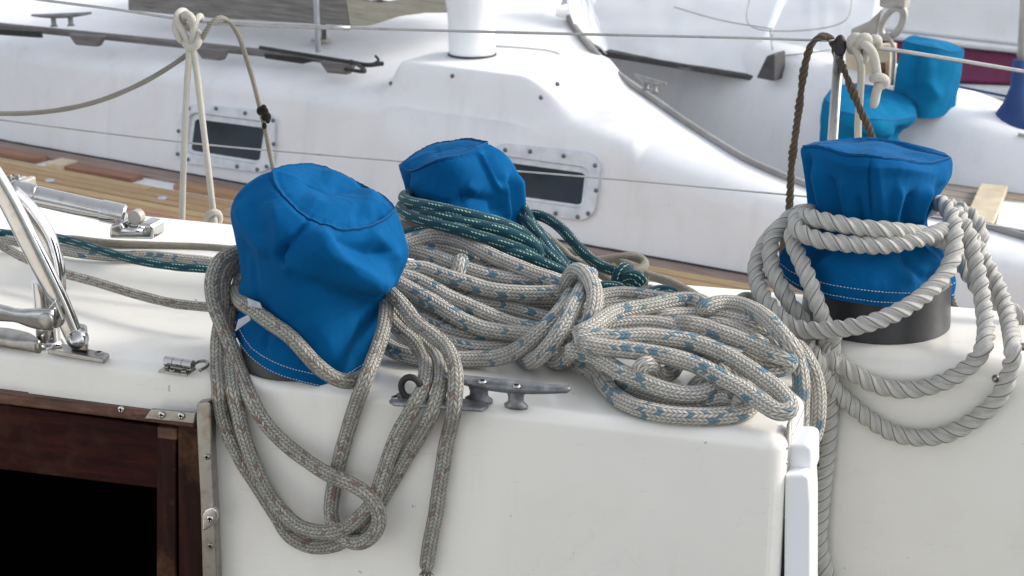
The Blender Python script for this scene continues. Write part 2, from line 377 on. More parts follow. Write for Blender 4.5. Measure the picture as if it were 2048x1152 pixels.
sm = lambda t: (lambda q: q * q * (3 - 2 * q))(min(1, max(0, t)))
def stepf(s, d): return .023 * sm((d - .207) / .016) * (1 - sm((s - .22) / .12)) + .002 * math.sin(d * 22 + s * 5) * sm((d - .05) / .05)
HZ = W(200, 806)[2]                                  # lower lip of the cabin face above the companionway
sL = .0
s_gate = float(np.dot(W(410, 900) - E0, NA))
block('cabin_top', -.45, NL, 0, .43, .013, ZD, HZ, .016, (False, True), stepf)
# main face panel beside the companionway, running on down; it carries the same plane
V = []
zb = 1.25
def facepanel(s0, s1, zt, zb_, thick=.03):
    return MB().prism([NP(s0, 0, zb_), NP(s1, 0, zb_), NP(s1, 0, zt), NP(s0, 0, zt)], -NN * thick)
fp = facepanel(s_gate, NL - .016, HZ, zb); 
for a0, a1 in zip(np.linspace(0, math.pi / 2, 7)[:-1], np.linspace(0, math.pi / 2, 7)[1:]):
    q0 = (NL - .016 + .016 * math.sin(a0), .016 * (1 - math.cos(a0))); q1 = (NL - .016 + .016 * math.sin(a1), .016 * (1 - math.cos(a1)))
    fp.prism([NP(q0[0], q0[1], zb), NP(q1[0], q1[1], zb), NP(q1[0], q1[1], HZ), NP(q0[0], q0[1], HZ)], -NN * .02)
fp.build('cabin_bulkhead', M['gel'], near, smooth=False)
MB().prism([NP(NL - .0, .018, zb), NP(NL, .3, zb), NP(NL, .3, HZ), NP(NL, .018, HZ)], -NA * .02).build('cabin_bulkhead', M['gel'], near, smooth=False)
# small rolled lip under the face, above the wood
MB().tube([NP(-.45, -.0015, HZ - .001), NP(s_gate - .012, -.0015, HZ - .001)], .0035, 10).build('drip_lip', M['gel'], near)
block('cockpit_coaming', NL + .003, NL + .9, INS2, .43 - INS2 + .01, .024, ZD, zb, .01, (False, False))
# black edging along the outer deck edge
MB().tube(crv([NP(s, .436, ZD + .013) for s in np.linspace(-.45, .16, 5)]), .004, 8).build('edge_trim', M['rubber'], near)
MB().prism([NP(-.5, .425, ZD - .11), NP(1.8, .425, ZD - .11), NP(1.8, .74, ZD - .14), NP(-.5, .74, ZD - .14)], -ZZ * .02).build('side_deck', M['gel'], near, smooth=False)
MB().prism([NP(-.5, .745, ZD - .12), NP(1.8, .745, ZD - .12), NP(1.8, .64, .1), NP(-.5, .64, .1)], NN * .02).build('hull', M['gel'], near, smooth=False)
MB().prism([NP(-.5, .10, .6), NP(1.8, .6, .6), NP(1.8, .6, zb + .02), NP(-.5, .1, zb + .02)], -NN * .02).build('hull', M['gel'], near, smooth=False)
MB().box(NP(.4, -1.6, 1.12), (NA, NN, ZZ), (2.2, 2.9, .03)).build('cockpit_sole', M['grey'], near, smooth=False)
for sx in (-.75, 1.55): MB().box(NP(sx, -1.6, 1.42), (NA, NN, ZZ), (.5, 2.6, .6)).build('cockpit_seat', M['gel'], near, bevel=.02)
# ---- companionway
cw = empty('companionway', NP(.0, 0, 1.6)); cw.parent = near
cw.location = tuple(ORG[cw] - ORG[near]);
def pp(pts, off, th, f=W): return MB().prism([f(x, y, off) for x, y in pts], -NN * th)
wf = pp([(-60, 779), (300, 825), (392, 836), (388, 858), (300, 846), (-60, 802)], .012, .05); wf.build('top_rail', M['mahogtop'], cw, bevel=.003)
pp([(-60, 800), (318, 853), (318, 978), (-60, 932)], .002, .022).build('lintel', M['mahog'], cw, bevel=.002)
pp([(313, 854), (352, 858), (352, 1240), (312, 1240)], .005, .03).build('jamb', M['mahogv'], cw, bevel=.002)
pp([(354, 850), (402, 856), (408, 1240), (357, 1240)], .009, .04).build('jamb', M['mahogv'], cw, bevel=.003)
pp([(314, 853), (353, 858), (353, 882), (314, 877)], .0095, .01).build('corner_block', M['mahogtop'], cw, bevel=.002)
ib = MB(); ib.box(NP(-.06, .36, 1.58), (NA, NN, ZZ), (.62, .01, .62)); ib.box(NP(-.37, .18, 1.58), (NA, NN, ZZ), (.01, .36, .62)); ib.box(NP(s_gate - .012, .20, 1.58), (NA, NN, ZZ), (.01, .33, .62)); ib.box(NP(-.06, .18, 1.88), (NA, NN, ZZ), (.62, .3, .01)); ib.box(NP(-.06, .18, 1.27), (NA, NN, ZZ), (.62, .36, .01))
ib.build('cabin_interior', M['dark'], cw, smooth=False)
cp = pp([(288, 838), (302, 818), (392, 826), (388, 848)], .0155, .004).build('corner_plate', M['steel'], cw, bevel=.0012)
lp = pp([(392, 834), (394, 806), (416, 804), (421, 812), (423, 900), (430, 1030), (437, 1240), (407, 1240), (400, 1000), (394, 880)], .020, .012).build('latch_plate', M['steel'], cw, bevel=.0015)
def screw(c, nrm, r, parent, mat='chrome', name='screw'):
    nrm = np.asarray(nrm, float) / np.linalg.norm(nrm)
    mb = MB().lathe(c, nrm, [(-.001, r), (.0004, r), (.0011, r * .8), (.0014, r * .25), (.0008, r * .2), (.0008, 0.0001)], 16)
    u = np.cross(nrm, ZZ + .1); u /= np.linalg.norm(u); v = np.cross(nrm, u)
    o = mb.build(name, M[mat], parent)
    sl_ = MB().box(np.asarray(c) + nrm * .00135, (u, v, nrm), (r * 1.1, r * .22, .0006)).box(np.asarray(c) + nrm * .00137, (v, u, nrm), (r * 1.1, r * .22, .0006))
    return o, sl_
def screws(pts, nrm, r, parent, mat='chrome', name='screw'):
    for c in pts:
        o, s_ = screw(c, nrm, r, parent, mat, name)
        # the cross recess is part of the screw's own mesh
        me = o.data; me.materials.append(M['dark']); b_ = bmesh.new(); b_.from_mesh(me); vs = [b_.verts.new(v - ORG[parent]) for v in s_.V]
        for f in s_.F:
            ff = b_.faces.new([vs[i] for i in f]); ff.material_index = 1
        b_.to_mesh(me); b_.free()
upn = NN * .45 + ZZ * .9
screws([W(323, 830, .0165), W(362, 832, .0165)], NN, .0038, cw)
screws([W(242, 819, .0125)], NN, .0036, cw)
screws([W(414, 914, .0205), W(421, 1092, .0205)], NN, .0034, lp, 'steel')
tb = pp([(403, 1030), (410, 1020), (424, 1014), (433, 1022), (434, 1038), (426, 1050), (412, 1060), (404, 1062)], .026, .006).build('turn_button', M['chrome'], cw, bevel=.0018)
screws([W(420, 1038, .0265)], NN, .004, tb)
# ---- hinge on the cabin top
hg = empty('hinge', PZ(350, 735, ZD)); hg.parent = near; hg.location = tuple(ORG[hg] - ORG[near])
MB().prism([PZ(316, 741, ZD + .003), PZ(334, 728, ZD + .003), PZ(392, 735, ZD + .003), PZ(374, 749, ZD + .003)], -ZZ * .0025).build('hinge_leaf', M['steel'], hg, bevel=.0006)
h0 = PZ(331, 721, ZD + .009); h1 = PZ(386, 730, ZD + .009); hx = (h1 - h0) / np.linalg.norm(h1 - h0); hl = np.linalg.norm(h1 - h0)
hb = MB()
for a0, a1 in ((0, .31), (.33, .65), (.67, 1)): hb.lathe(h0 + hx * hl * a0, hx, [(0, .002), (0, .0048), (hl * (a1 - a0), .0048), (hl * (a1 - a0), .002)], 16)
hb.build('barrel', M['chrome'], hg, smooth=False)
MB().tube(crv([PZ(380, 741, ZD + .005), PZ(395, 724, ZD + .006), PZ(410, 722, ZD + .006), PZ(415, 731, ZD + .006), PZ(400, 741, ZD + .005)], .001), .0017, 8).build('hinge_loop', M['steel'], hg)
screws([PZ(334, 733, ZD + .0035), PZ(345, 741, ZD + .0035), PZ(368, 742, ZD + .0035)], ZZ, .0032, hg, 'steel')

# ---- near cleat with eye
cl = empty('cleat', PZ(960, 805, ZD)); cl.parent = near; cl.location = tuple(ORG[cl] - ORG[near])
HC = .020
def cz(px, py, h): return PZ(px, py, ZD + h)
c0 = cz(885, 757, HC); c1 = cz(1142, 788, HC); cu = (c1 - c0); cLn = np.linalg.norm(cu); cu /= cLn; cv = np.array([-cu[1], cu[0], 0])
bar = MB(); rings = []
N_ = 40
for i in range(N_ + 1):
    t = i / N_; e = min(1, math.sin(math.pi * min(t, 1 - t) * 3.4) ** .5 if min(t, 1 - t) < .147 else 1)
    wd = .0082 * (.35 + .65 * math.sin(math.pi * t) ** .45) if 0 < t < 1 else .002
    th = .0034 + .0022 * math.sin(math.pi * t) ** 2 if 0 < t < 1 else .001
    c = c0 + cu * cLn * t + ZZ * (.004 * (abs(t - .45) * 2) ** 2)
    rings.append([c + cv * wd * math.copysign(abs(math.cos(a)) ** .7, math.cos(a)) + ZZ * th * math.copysign(abs(math.sin(a)) ** .8, math.sin(a)) for a in np.linspace(0, 2 * math.pi, 20, endpoint=False)])
bar.add([v for r_ in rings for v in r_], [[i * 20 + k, i * 20 + (k + 1) % 20, (i + 1) * 20 + (k + 1) % 20, (i + 1) * 20 + k] for i in range(N_) for k in range(20)] + [list(range(20))[::-1], list(range(N_ * 20, N_ * 20 + 20))])
bar.build('horn', M['alloy'], cl)
def leg(px, py, sx=1.):
    c = PZ(px, py, ZD); mb = MB(); V = []; prof = [(0, .0115), (.003, .0118), (.006, .0078), (.010, .0075), (.014, .0085), (.018, .0125), (.021, .0135)]
    for z, r_ in prof:
        for k in range(20):
            a = 2 * math.pi * k / 20; V.append(c + cu * r_ * sx * math.cos(a) + cv * min(r_, .0078) * .8 * math.sin(a) + ZZ * z)
    mb.add(V, [[i * 20 + k, i * 20 + (k + 1) % 20, (i + 1) * 20 + (k + 1) % 20, (i + 1) * 20 + k] for i in range(len(prof) - 1) for k in range(20)] + [list(range(20))[::-1]])
    return mb.build('foot', M['alloy'], cl)
leg(958, 803, 1.2); leg(1032, 815)
bp = MB().prism([PZ(x, y, ZD + .004) for x, y in [(777, 800), (795, 784), (870, 789), (960, 800), (979, 810), (965, 818), (880, 812), (786, 806)]], -ZZ * .0038); bp.build('base', M['alloy'], cl, bevel=.0018)
ec = cz(822, 776, .014); pts = [ec + cu * .0098 * math.cos(a) + ZZ * (.0108 * math.sin(a)) for a in np.linspace(-math.pi * .5, math.pi * 1.5, 33)]
MB().tube(pts, .0032, 10).build('eye', M['rubber'], cl)
screws([PZ(791, 795, ZD + .0042)], ZZ, .004, cl, 'steel'); screws([cz(965, 763, HC + .0055), cz(1033, 772, HC + .0055)], ZZ, .0042, cl)

# ---- chrome fittings at the left
fit = empty('hatch_bracket', PZ(140, 700, ZD)); fit.parent = near; fit.location = tuple(ORG[fit] - ORG[near])
def flat(P, wd, th, side, n=16):
    P = crv(P, .004); T = np.gradient(P, axis=0); T /= np.linalg.norm(T, axis=1)[:, None]; mb = MB(); V = []
    wd = np.interp(np.linspace(0, 1, len(P)), np.linspace(0, 1, len(wd)), wd) if hasattr(wd, '__len__') else np.full(len(P), wd)
    for p, t, w_ in zip(P, T, wd):
        v = np.cross(t, side); v /= np.linalg.norm(v); u = np.cross(v, t)
        for k in range(n):
            a = 2 * math.pi * k / n; ca, sa = math.cos(a), math.sin(a)
            V.append(p + v * w_ * math.copysign(abs(ca) ** .6, ca) + u * th * math.copysign(abs(sa) ** .6, sa))
    m_ = len(P); mb.add(V, [[i * n + k, i * n + (k + 1) % n, (i + 1) * n + (k + 1) % n, (i + 1) * n + k] for i in range(m_ - 1) for k in range(n)] + [list(range(n))[::-1], list(range((m_ - 1) * n, m_ * n))])
    return mb
flat([PY(-40, 310, 1.71), PY(8, 385, 1.71), PY(62, 490, 1.71), PY(112, 590, 1.71), PY(152, 680, 1.71)], [.0108, .0108, .0108, .0108, .0102, .0095], .0065, -NN).build('arm', M['chrome'], fit)
flat([PY(20, 385, 1.75), PY(58, 425, 1.75), PY(92, 480, 1.75), PY(110, 545, 1.745), PY(113, 590, 1.74)], [.009, .01, .011, .010, .008], .009, -NN).build('arm', M['chrome'], fit)
flat([PY(-40, 620, 1.695), PY(30, 630, 1.695), PY(62, 636, 1.695), PY(108, 640, 1.695)], [.0085, .0085, .0065, .0105, .0115], .0055, -NN).build('arm', M['chrome'], fit)
MB().lathe(PY(94, 641, 1.688), NN, [(0, .004), (0, .0085), (.003, .0085), (.0038, .0075), (.0038, .0001)], 20).build('pivot_screw', M['steel'], fit)
pb = MB().prism([PY(78, 640, 1.70), PY(110, 600, 1.70), PY(126, 640, 1.70), PY(118, 655, 1.70), PY(96, 662, 1.70)], -NN * .006); pb.build('gusset', M['chrome'], fit, bevel=.001)
bpl = MB().prism([PZ(x, y, ZD + .006) for x, y in [(94, 698), (126, 686), (219, 706), (208, 718)]], -ZZ * .0058).build('base_plate', M['steel'], fit, bevel=.0015)
screws([PZ(116, 693, ZD + .0065), PZ(198, 706, ZD + .0065)], ZZ, .0045, bpl, 'steel')
MB().prism([PZ(x, y, ZD + .006) for x, y in [(140, 701), (148, 690), (178, 696), (176, 706)]], ZZ * .026).build('lug', M['steel'], fit, bevel=.003)
MB().lathe(PY(150, 682, 1.696), NN, [(-.012, .009), (0, .009), (0, .0065), (.004, .0065), (.004, .0035), (.006, .003), (.006, .0001)], 6 * 4).build('hex_bolt', M['chrome'], fit)
post = MB().lathe(PZ(98, 690, ZD), ZZ, [(0, .016), (.003, .015), (.006, .0125), (.012, .0122), (.07, .0122), (.07, .001)], 28).build('post', M['chrome'], fit, bevel=.0005)
tr = MB(); tp = [PZ(x, y, ZD + .008) for x, y in [(-60, 672), (0, 674), (50, 684), (78, 694)]]
flat(tp, [.016, .016, .014, .003], .007, ZZ).build('fairing', M['steel'], fit)
# stay tube with toggle
ty = empty('stay_adjuster', PZ(260, 478, ZD)); ty.parent = near; ty.location = tuple(ORG[ty] - ORG[near])
def tubl(p, q, rs): mb = MB(); p = np.asarray(p); q = np.asarray(q); L = np.linalg.norm(q - p); return mb.lathe(p, (q - p) / L, [(t * L, r_) for t, r_ in rs], 28)
YA = 1.98
tubl(PY(28, 382, YA), PY(252, 432, YA), [(0, .001), (0, .0135), (.19, .0135), (.19, .0118), (.78, .0118), (.78, .0130), (.98, .0130), (1.0, .0105), (1.01, .001)]).build('tube', M['chrome'], ty, bevel=.0006)
for q in (22, 38): MB().prism([PY(q - 7, 362, YA - .004), PY(q + 7, 364, YA - .004), PY(q + 8, 390, YA - .004), PY(q - 8, 388, YA - .004)], -NN * .03).build('clamp', M['beigemetal'], ty, bevel=.003)
for q in (20, 36): MB().lathe(PY(q, 362, YA + .01), ZZ, [(0, .0045), (.004, .0045), (.004, .003), (.007, .003), (.007, .0001)], 12).build('bolt', M['steel'], ty)
MB().prism([PY(218, 478, YA - .02), PY(218, 452, YA - .02), PY(240, 445, YA - .02), PY(250, 462, YA - .02), PY(270, 462, YA - .02), PY(276, 446, YA - .02), PY(300, 450, YA - .02), PY(305, 454, YA - .02), PY(305, 480, YA - .02)], -NN * .03).build('toggle_base', M['chrome'], ty, bevel=.004)
MB().lathe(PY(268, 436, YA - .012), -NN, [(-.0, .001), (0, .0085), (.012, .0085), (.012, .001)], 20).build('toggle_eye', M['beigemetal'], ty, bevel=.001)
MB().prism([PY(254, 440, YA - .009), PY(282, 440, YA - .009), PY(284, 458, YA - .009), PY(252, 458, YA - .009)], -NN * .008).build('toggle_fork', M['chrome'], ty, bevel=.002)
MB().tube([PY(244, 461, YA - .028), PY(285, 463, YA - .028)], .0035, 12).build('pin', M['chrome'], ty)

# ---- white slide boxes at the hatch gap
for pts, o_ in (([(1576, 890), (1612, 890), (1624, 898), (1624, 962), (1574, 962)], -.03), ([(1569, 950), (1608, 950), (1618, 957), (1621, 1010), (1621, 1250), (1567, 1250)], -.012)):
    pp(pts, o_, .05).build('slide_box', M['white'], near, bevel=.004)
pp([(1561, 985), (1568, 985), (1568, 1250), (1559, 1250)], -.02, .02).build('gasket', M['rubber'], near)
pp([(1573, 850), (1579, 850), (1575, 990), (1566, 990)], -.022, .02).build('track', M['beigemetal'], near)
for y_ in (895, 925, 955, 990): MB().sphere(W(1572, y_, -.018), .002).build('screw', M['steel'], near)
MB().sphere(W2(1992, 757, .001), .0042).build('screw', M['steel'], near)
# eye fitting at the right edge
MB().tube(crv([W2(2030, 700, .004), W2(2048, 693, .02), W2(2075, 700, .004)]), .004, 8).build('deck_eye', M['steel'], near)

# ---- winches: base and drum under each cover
def winch(px, py, r, hb_):
    c = PZ(px, py, ZD); wn = empty('winch', c); wn.parent = near; wn.location = tuple(c - ORG[near])
    MB().lathe(c, ZZ, [(0, r), (.002, r * 1.0), (hb_ * .95, r * .965), (hb_, r * .93), (hb_, .001)], 64).build('base', M['black'], wn, bevel=.001)
    MB().lathe(c + ZZ * hb_, ZZ, [(0, r * .5), (.015, r * .4), (.06, r * .33), (.075, r * .4), (.08, .001)], 32).build('drum', M['chrome'], wn)
    return c
wc1 = winch(606, 718, .0645, .022); wc2 = winch(935, 556, .062, .045); wc3 = winch(1750, 640, .079, .052)

# ================================================================== CANVAS COVERS
def resamp(P, n):
    P = np.asarray(P, float); C = crv(np.c_[P, np.zeros(len(P))], .8, 16)[:, :2] if len(P) > 2 else P
    L = np.r_[0, np.cumsum(np.linalg.norm(np.diff(C, axis=0), axis=1))]; t = np.linspace(0, L[-1], n)
    return np.stack([np.interp(t, L, C[:, 0]), np.interp(t, L, C[:, 1])], 1)
def pdist(P, line):
    P = P[:, None, :]; A = np.array(line[:-1], float)[None]; B = np.array(line[1:], float)[None]; AB = B - A
    t = np.clip(((P - A) * AB).sum(2) / (AB ** 2).sum(2), 0, 1); Q = A + t[..., None] * AB; D = P - Q; d = np.sqrt((D ** 2).sum(2))
    k = d.argmin(1); i = np.arange(len(k)); s = np.sign(AB[0, k, 0] * (P[:, 0, 1] - A[0, k, 1]) - AB[0, k, 1] * (P[:, 0, 0] - A[0, k, 0]))
    L = np.sqrt((AB[0] ** 2).sum(1)); u = (np.r_[0, np.cumsum(L)][:-1][k] + t[i, k] * L[k]) / L.sum()
    return d[i, k], s, u
CR = 1.55
def cover(name, rings, seam, yc, label, mat='canvas', creases=(), group=None, hem=True, NF=110, NR=100, wr=.0012, seed=0., r_dep=None, dome=.006, back_b=.22, closebot=False, tag=None):
    allr = rings + [seam]; FR = []; BK = []; RD = []
    for i, rg in enumerate(allr):
        fr = rg[0] if isinstance(rg, tuple) else rg; f = resamp(fr, NF + 1); L, Rr = f[0], f[-1]
        if isinstance(rg, tuple): bk = resamp(rg[1], NF + 1)
        else:
            t = np.linspace(0, 1, NF + 1)[:, None]; a = t * math.pi; wdt = np.linalg.norm(Rr - L)
            bk = (Rr + L) / 2 + (Rr - L) / 2 * np.cos(a) - np.array([0, 1]) * np.sin(a) * wdt * back_b * .5
        FR.append(f); BK.append(bk); RD.append(np.linalg.norm(Rr - L) / 2)
    def interp_rings(A):
        A = np.array(A); n = len(A); ys = np.linspace(0, n - 1, NR); out = []
        for y in ys:
            i = min(int(y), n - 2); t = y - i; a = A[max(i - 1, 0)]; b = A[i]; c = A[i + 1]; d = A[min(i + 2, n - 1)]
            out.append(.5 * (2 * b + (c - a) * t + (2 * a - 5 * b + 4 * c - d) * t * t + (3 * b - a - 3 * c + d) * t ** 3))
        return np.array(out)
    F_ = interp_rings(FR); B_ = interp_rings(BK); sc = (yc / math.cos(PITCH)) / FPX
    RD_ = interp_rings([[r_] for r_ in RD])[:, 0] * sc
    m_ = 2 * NF; V = np.zeros((NR, m_, 3)); PX = np.zeros((NR, m_, 2))
    for j in range(NR):
        for k in range(NF):
            a = math.pi * k / NF; p = F_[j, k]; PX[j, k] = p; V[j, k] = PY(p[0], p[1], yc - RD_[j] * math.sin(a))
            p = B_[j, k]; PX[j, NF + k] = p; V[j, NF + k] = PY(p[0], p[1], yc + RD_[j] * math.sin(a))
    # top panel
    NT = 26; top = []; tpx = []; ctr = V[-1].mean(0); cpx = PX[-1].mean(0)
    tn = np.cross(V[-1][NF // 2] - V[-1][int(NF * 1.5)], V[-1][0] - V[-1][NF]); tn /= np.linalg.norm(tn)
    if tn[2] < 0: tn = -tn
    for j in range(1, NT):
        t = 1 - j / NT; top.append(ctr + (V[-1] - ctr) * t + tn * dome * (1 - t * t)); tpx.append(cpx + (PX[-1] - cpx) * t)
    G = np.concatenate([V, np.array(top)]); GP_ = np.concatenate([PX, np.array(tpx)]); nr = len(G)
    du = np.roll(G, -1, 1) - np.roll(G, 1, 1); dv = np.gradient(G, axis=0); nrm = np.cross(du, dv); nrm /= np.linalg.norm(nrm, axis=2)[..., None] + 1e-12
    if (nrm[NR // 2, NF // 2] * np.array([0, -1, 0])).sum() < 0: nrm = -nrm
    front = np.zeros((nr, m_), bool); front[:NR, :NF + 1] = True; front[NR:] = True
    disp = np.zeros((nr, m_)); flatp = GP_.reshape(-1, 2)
    for cr in creases:
        line, amp, wd = cr[:3]; side = cr[3] if len(cr) > 3 else 0; zone = cr[4] if len(cr) > 4 else 'all'
        d, s, u = pdist(flatp, line); env = np.clip(np.minimum(u, 1 - u) * 5 + .15, 0, 1)
        w_ = np.where(s * side > 0, wd * .35, wd) if side else wd
        q = (amp * CR * env * (.6 * np.exp(-(d / w_) ** 2) + .4 * np.exp(-d / (w_ * .8)))).reshape(nr, m_) * front
        if zone == 'side': q[NR:] = 0
        if zone == 'top': q[:NR] = 0
        disp += q
    for j in range(nr):
        for k in range(m_):
            p = Vector(G[j, k] * 26 + seed); q = Vector(G[j, k] * np.array([75, 75, 40]) + seed)
            disp[j, k] += wr * noise.noise(p) * 1.6 + wr * .35 * (1 - abs(noise.noise(q)) * 2)
    if mat == 'canvas':                                  # seam allowance: a pinched ridge with a valley and puckers under it
        for j, q in ((NR - 1, .0011), (NR - 2, .0002), (NR - 3, -.0012), (NR - 4, -.0015), (NR - 5, -.0010), (NR, -.0004), (NR + 1, -.0008)): disp[j] += q
        for j in range(NR - 12, NR + 3):
            f_ = max(0, 1 - abs(j - NR + 3) / 9)
            for k in range(m_): disp[j, k] += .0011 * f_ * noise.noise(Vector((k * .33, j * .08, seed)))
        if hem:
            for j in range(0, int(max(hem) * NR) + 6):
                f_ = .5 + .5 * (j > min(hem) * NR)
                for k in range(m_): disp[j, k] += .0007 * f_ * noise.noise(Vector((k * .3, j * .05, seed + 9)))
    G = G + nrm * disp[..., None]
    Vf = G.reshape(-1, 3).tolist(); Fc = [[j * m_ + k, j * m_ + (k + 1) % m_, (j + 1) * m_ + (k + 1) % m_, (j + 1) * m_ + k] for j in range(nr - 1) for k in range(m_)]
    Vf.append(G[-1].mean(0).tolist()); ci = len(Vf) - 1; Fc += [[(nr - 1) * m_ + k, (nr - 1) * m_ + (k + 1) % m_, ci] for k in range(m_)]
    if closebot: Fc += [list(range(m_))[::-1]]
    o = mk(name, Vf, Fc, M[mat], None)
    bmx = bmesh.new(); bmx.from_mesh(o.data); bmesh.ops.recalc_face_normals(bmx, faces=bmx.faces); bmx.to_mesh(o.data); bmx.free()
    setp(o, label, 'winch cover', group)
    ring = G[NR - 1] + nrm[NR - 1] * .0002
    pipe = MB().tube(np.vstack([ring, ring[:2]]), .0005 if mat == 'canvas' else .0012, 8, cap=False); pipe.build('piping', M['thread'], o)
    if hem:
        for fy in hem:
            j = int(fy * (NR - 1)); rr = G[j] + nrm[j] * .0007; mb = MB()
            for k in range(0, NF - 1, 2): mb.tube([rr[k], rr[k] * .35 + rr[k + 1] * .65, rr[k + 1] * .9 + rr[k + 2] * .1], .00042, 5)
            mb.build('stitching', M['stitch'], o)
    return o, G, nrm
canv_g = 'blue canvas winch covers'
ringsL = [[(468, 668), (490, 704), (530, 737), (590, 762), (660, 774), (710, 766), (744, 738)],
          [(472, 642), (500, 690), (560, 727), (630, 745), (700, 740), (755, 700)],
          [(487, 598), (520, 642), (600, 674), (690, 675), (768, 635)],
          [(482, 545), (520, 590), (610, 620), (710, 610), (792, 566)],
          [(473, 480), (520, 530), (610, 560), (720, 560), (815, 515)],
          [(469, 432), (510, 475), (600, 512), (700, 520), (780, 500), (811, 480)],
          [(472, 396), (505, 425), (570, 462), (640, 485), (710, 490), (770, 470), (802, 446)],
          [(508, 362), (535, 385), (580, 425), (615, 452), (670, 470), (730, 466), (775, 446), (796, 432)]]
seamL = ([(545, 341), (552, 370), (580, 408), (614, 439), (655, 456), (700, 460), (745, 452), (772, 436), (790, 418)],
         [(790, 418), (768, 397), (740, 382), (700, 360), (655, 338), (610, 332), (575, 334), (545, 341)])
crL = [([(612, 442), (592, 462), (574, 486), (562, 510), (566, 530)], -.0055, 11, 1),
       ([(545, 400), (562, 450), (566, 505), (580, 528), (610, 540)], .0048, 20),
       ([(625, 462), (655, 505), (700, 545), (745, 568), (785, 562)], .0105, 34),
       ([(655, 462), (690, 490), (740, 512), (790, 500)], -.0065, 20),
       ([(735, 462), (770, 490), (800, 520)], .004, 16),
       ([(600, 555), (660, 590), (740, 610), (785, 600)], -.006, 26),
       ([(478, 400), (492, 440), (520, 480), (545, 515)], .0055, 18), ([(500, 400), (520, 440), (535, 470)], -.003, 12),
       ([(492, 480), (502, 540), (512, 600), (520, 660)], -.004, 12), ([(482, 560), (500, 610), (515, 650)], .003, 9),
       ([(540, 650), (530, 672), (528, 700)], -.0035, 7), ([(560, 660), (548, 690), (545, 705)], .002, 8),
       ([(590, 362), (650, 388), (710, 384), (750, 366)], -.004, 17, 0, 'top'), ([(640, 352), (700, 372), (760, 402)], .004, 13, 0, 'top'),
       ([(600, 400), (650, 425), (720, 430), (765, 415)], .003, 22, 0, 'top'), ([(700, 436), (740, 442), (768, 432)], -.003, 12, 0, 'top'),
       ([(571, 487), (566, 512), (578, 530)], -.004, 5), ([(640, 470), (684, 520), (735, 552), (790, 560)], .003, 9), ([(700, 585), (760, 592), (795, 575)], -.003, 8), ([(495, 500), (500, 560), (510, 620)], .0025, 6), ([(770, 600), (755, 660), (738, 720)], .0028, 7), ([(620, 620), (660, 700), (690, 760)], .004, 40), ([(735, 600), (720, 680), (700, 740)], -.003, 16)]
cvL, GL, NLm = cover('winch_cover', ringsL, seamL, 1.702, 'leaning blue canvas winch cover left of the coiled ropes, red-flecked rope hung around it', creases=crL, group=canv_g, hem=(.04, .125), seed=1.3)
# white webbing at the left of the cover
wb = MB(); wb.prism([PY(494, 596, 1.650), PY(520, 606, 1.648), PY(526, 620, 1.646), PY(496, 612, 1.65)], np.array([0, .002, 0])).prism([PY(476, 640, 1.65), PY(497, 630, 1.648), PY(502, 640, 1.647), PY(470, 664, 1.652)], np.array([0, .002, 0])); wb.build('webbing', M['tape'], cvL, bevel=.0008)
ringsM = [[(868, 540), (900, 562), (960, 566), (1010, 548)],
          [(842, 470), (880, 495), (950, 502), (1010, 490), (1035, 470)],
          [(822, 425), (870, 445), (950, 455), (1010, 458), (1047, 440)],
          [(812, 385), (860, 410), (940, 422), (1005, 415), (1046, 398)],
          [(803, 350), (835, 375), (915, 385), (985, 375), (1033, 348)],
          [(799, 338), (825, 352), (890, 345), (950, 330), (1000, 320), (1008, 310)]]
seamM = ([(799, 333), (822, 343), (850, 331), (880, 321), (918, 313), (948, 301), (975, 286)],
         [(975, 286), (945, 281), (905, 284), (868, 290), (840, 303), (799, 333)])
crM = [([(955, 304), (975, 340), (990, 375), (1000, 385)], .0045, 9, 1), ([(968, 300), (990, 340), (1002, 375)], -.004, 9),
       ([(1012, 345), (1002, 365), (1008, 400), (1018, 445)], .006, 8), ([(1020, 350), (1022, 400), (1026, 450)], -.005, 8), ([(1034, 350), (1040, 400), (1042, 450)], .005, 8),
       ([(818, 345), (816, 375), (824, 405)], -.006, 7, -1), ([(822, 350), (850, 380), (920, 400)], .003, 18),
       ([(900, 405), (935, 395), (985, 402), (992, 440)], -.006, 14), ([(860, 420), (930, 425), (985, 440)], .004, 15),
       ([(860, 315), (900, 305), (950, 295)], -.002, 9, 0, 'top'), ([(930, 370), (960, 390)], .003, 15)]
cvM, GM, NMm = cover('winch_cover', ringsM, seamM, wc2[1] - .005, 'blue canvas winch cover wrapped by dark green rope, standing in front of the far porthole', creases=crM, group=canv_g, hem=(), seed=5.1)
ringsR = [[(1563, 548), (1585, 572), (1640, 592), (1720, 607), (1800, 613), (1870, 611), (1908, 600)],
          [(1558, 520), (1585, 540), (1640, 560), (1720, 575), (1800, 582), (1870, 580), (1911, 560)],
          [(1566, 500), (1600, 512), (1660, 525), (1740, 535), (1830, 533), (1892, 515)],
          [(1598, 475), (1640, 485), (1700, 496), (1760, 500), (1830, 495), (1868, 478)],
          [(1618, 440), (1660, 452), (1720, 465), (1780, 467), (1830, 460), (1856, 442)],
          [(1614, 410), (1660, 425), (1720, 435), (1780, 438), (1840, 430), (1872, 405)],
          [(1608, 365), (1660, 382), (1740, 395), (1820, 393), (1880, 378), (1899, 358)],
          [(1603, 315), (1640, 332), (1700, 343), (1760, 348), (1840, 350), (1885, 345), (1903, 332)],
          [(1603, 300), (1640, 308), (1700, 321), (1760, 324), (1840, 337), (1880, 335), (1901, 322)]]
seamR = ([(1606, 296), (1630, 293), (1660, 300), (1690, 310), (1740, 313), (1800, 324), (1860, 327), (1897, 318)],
         [(1897, 318), (1850, 307), (1800, 292), (1755, 284), (1700, 286), (1640, 288), (1606, 296)])
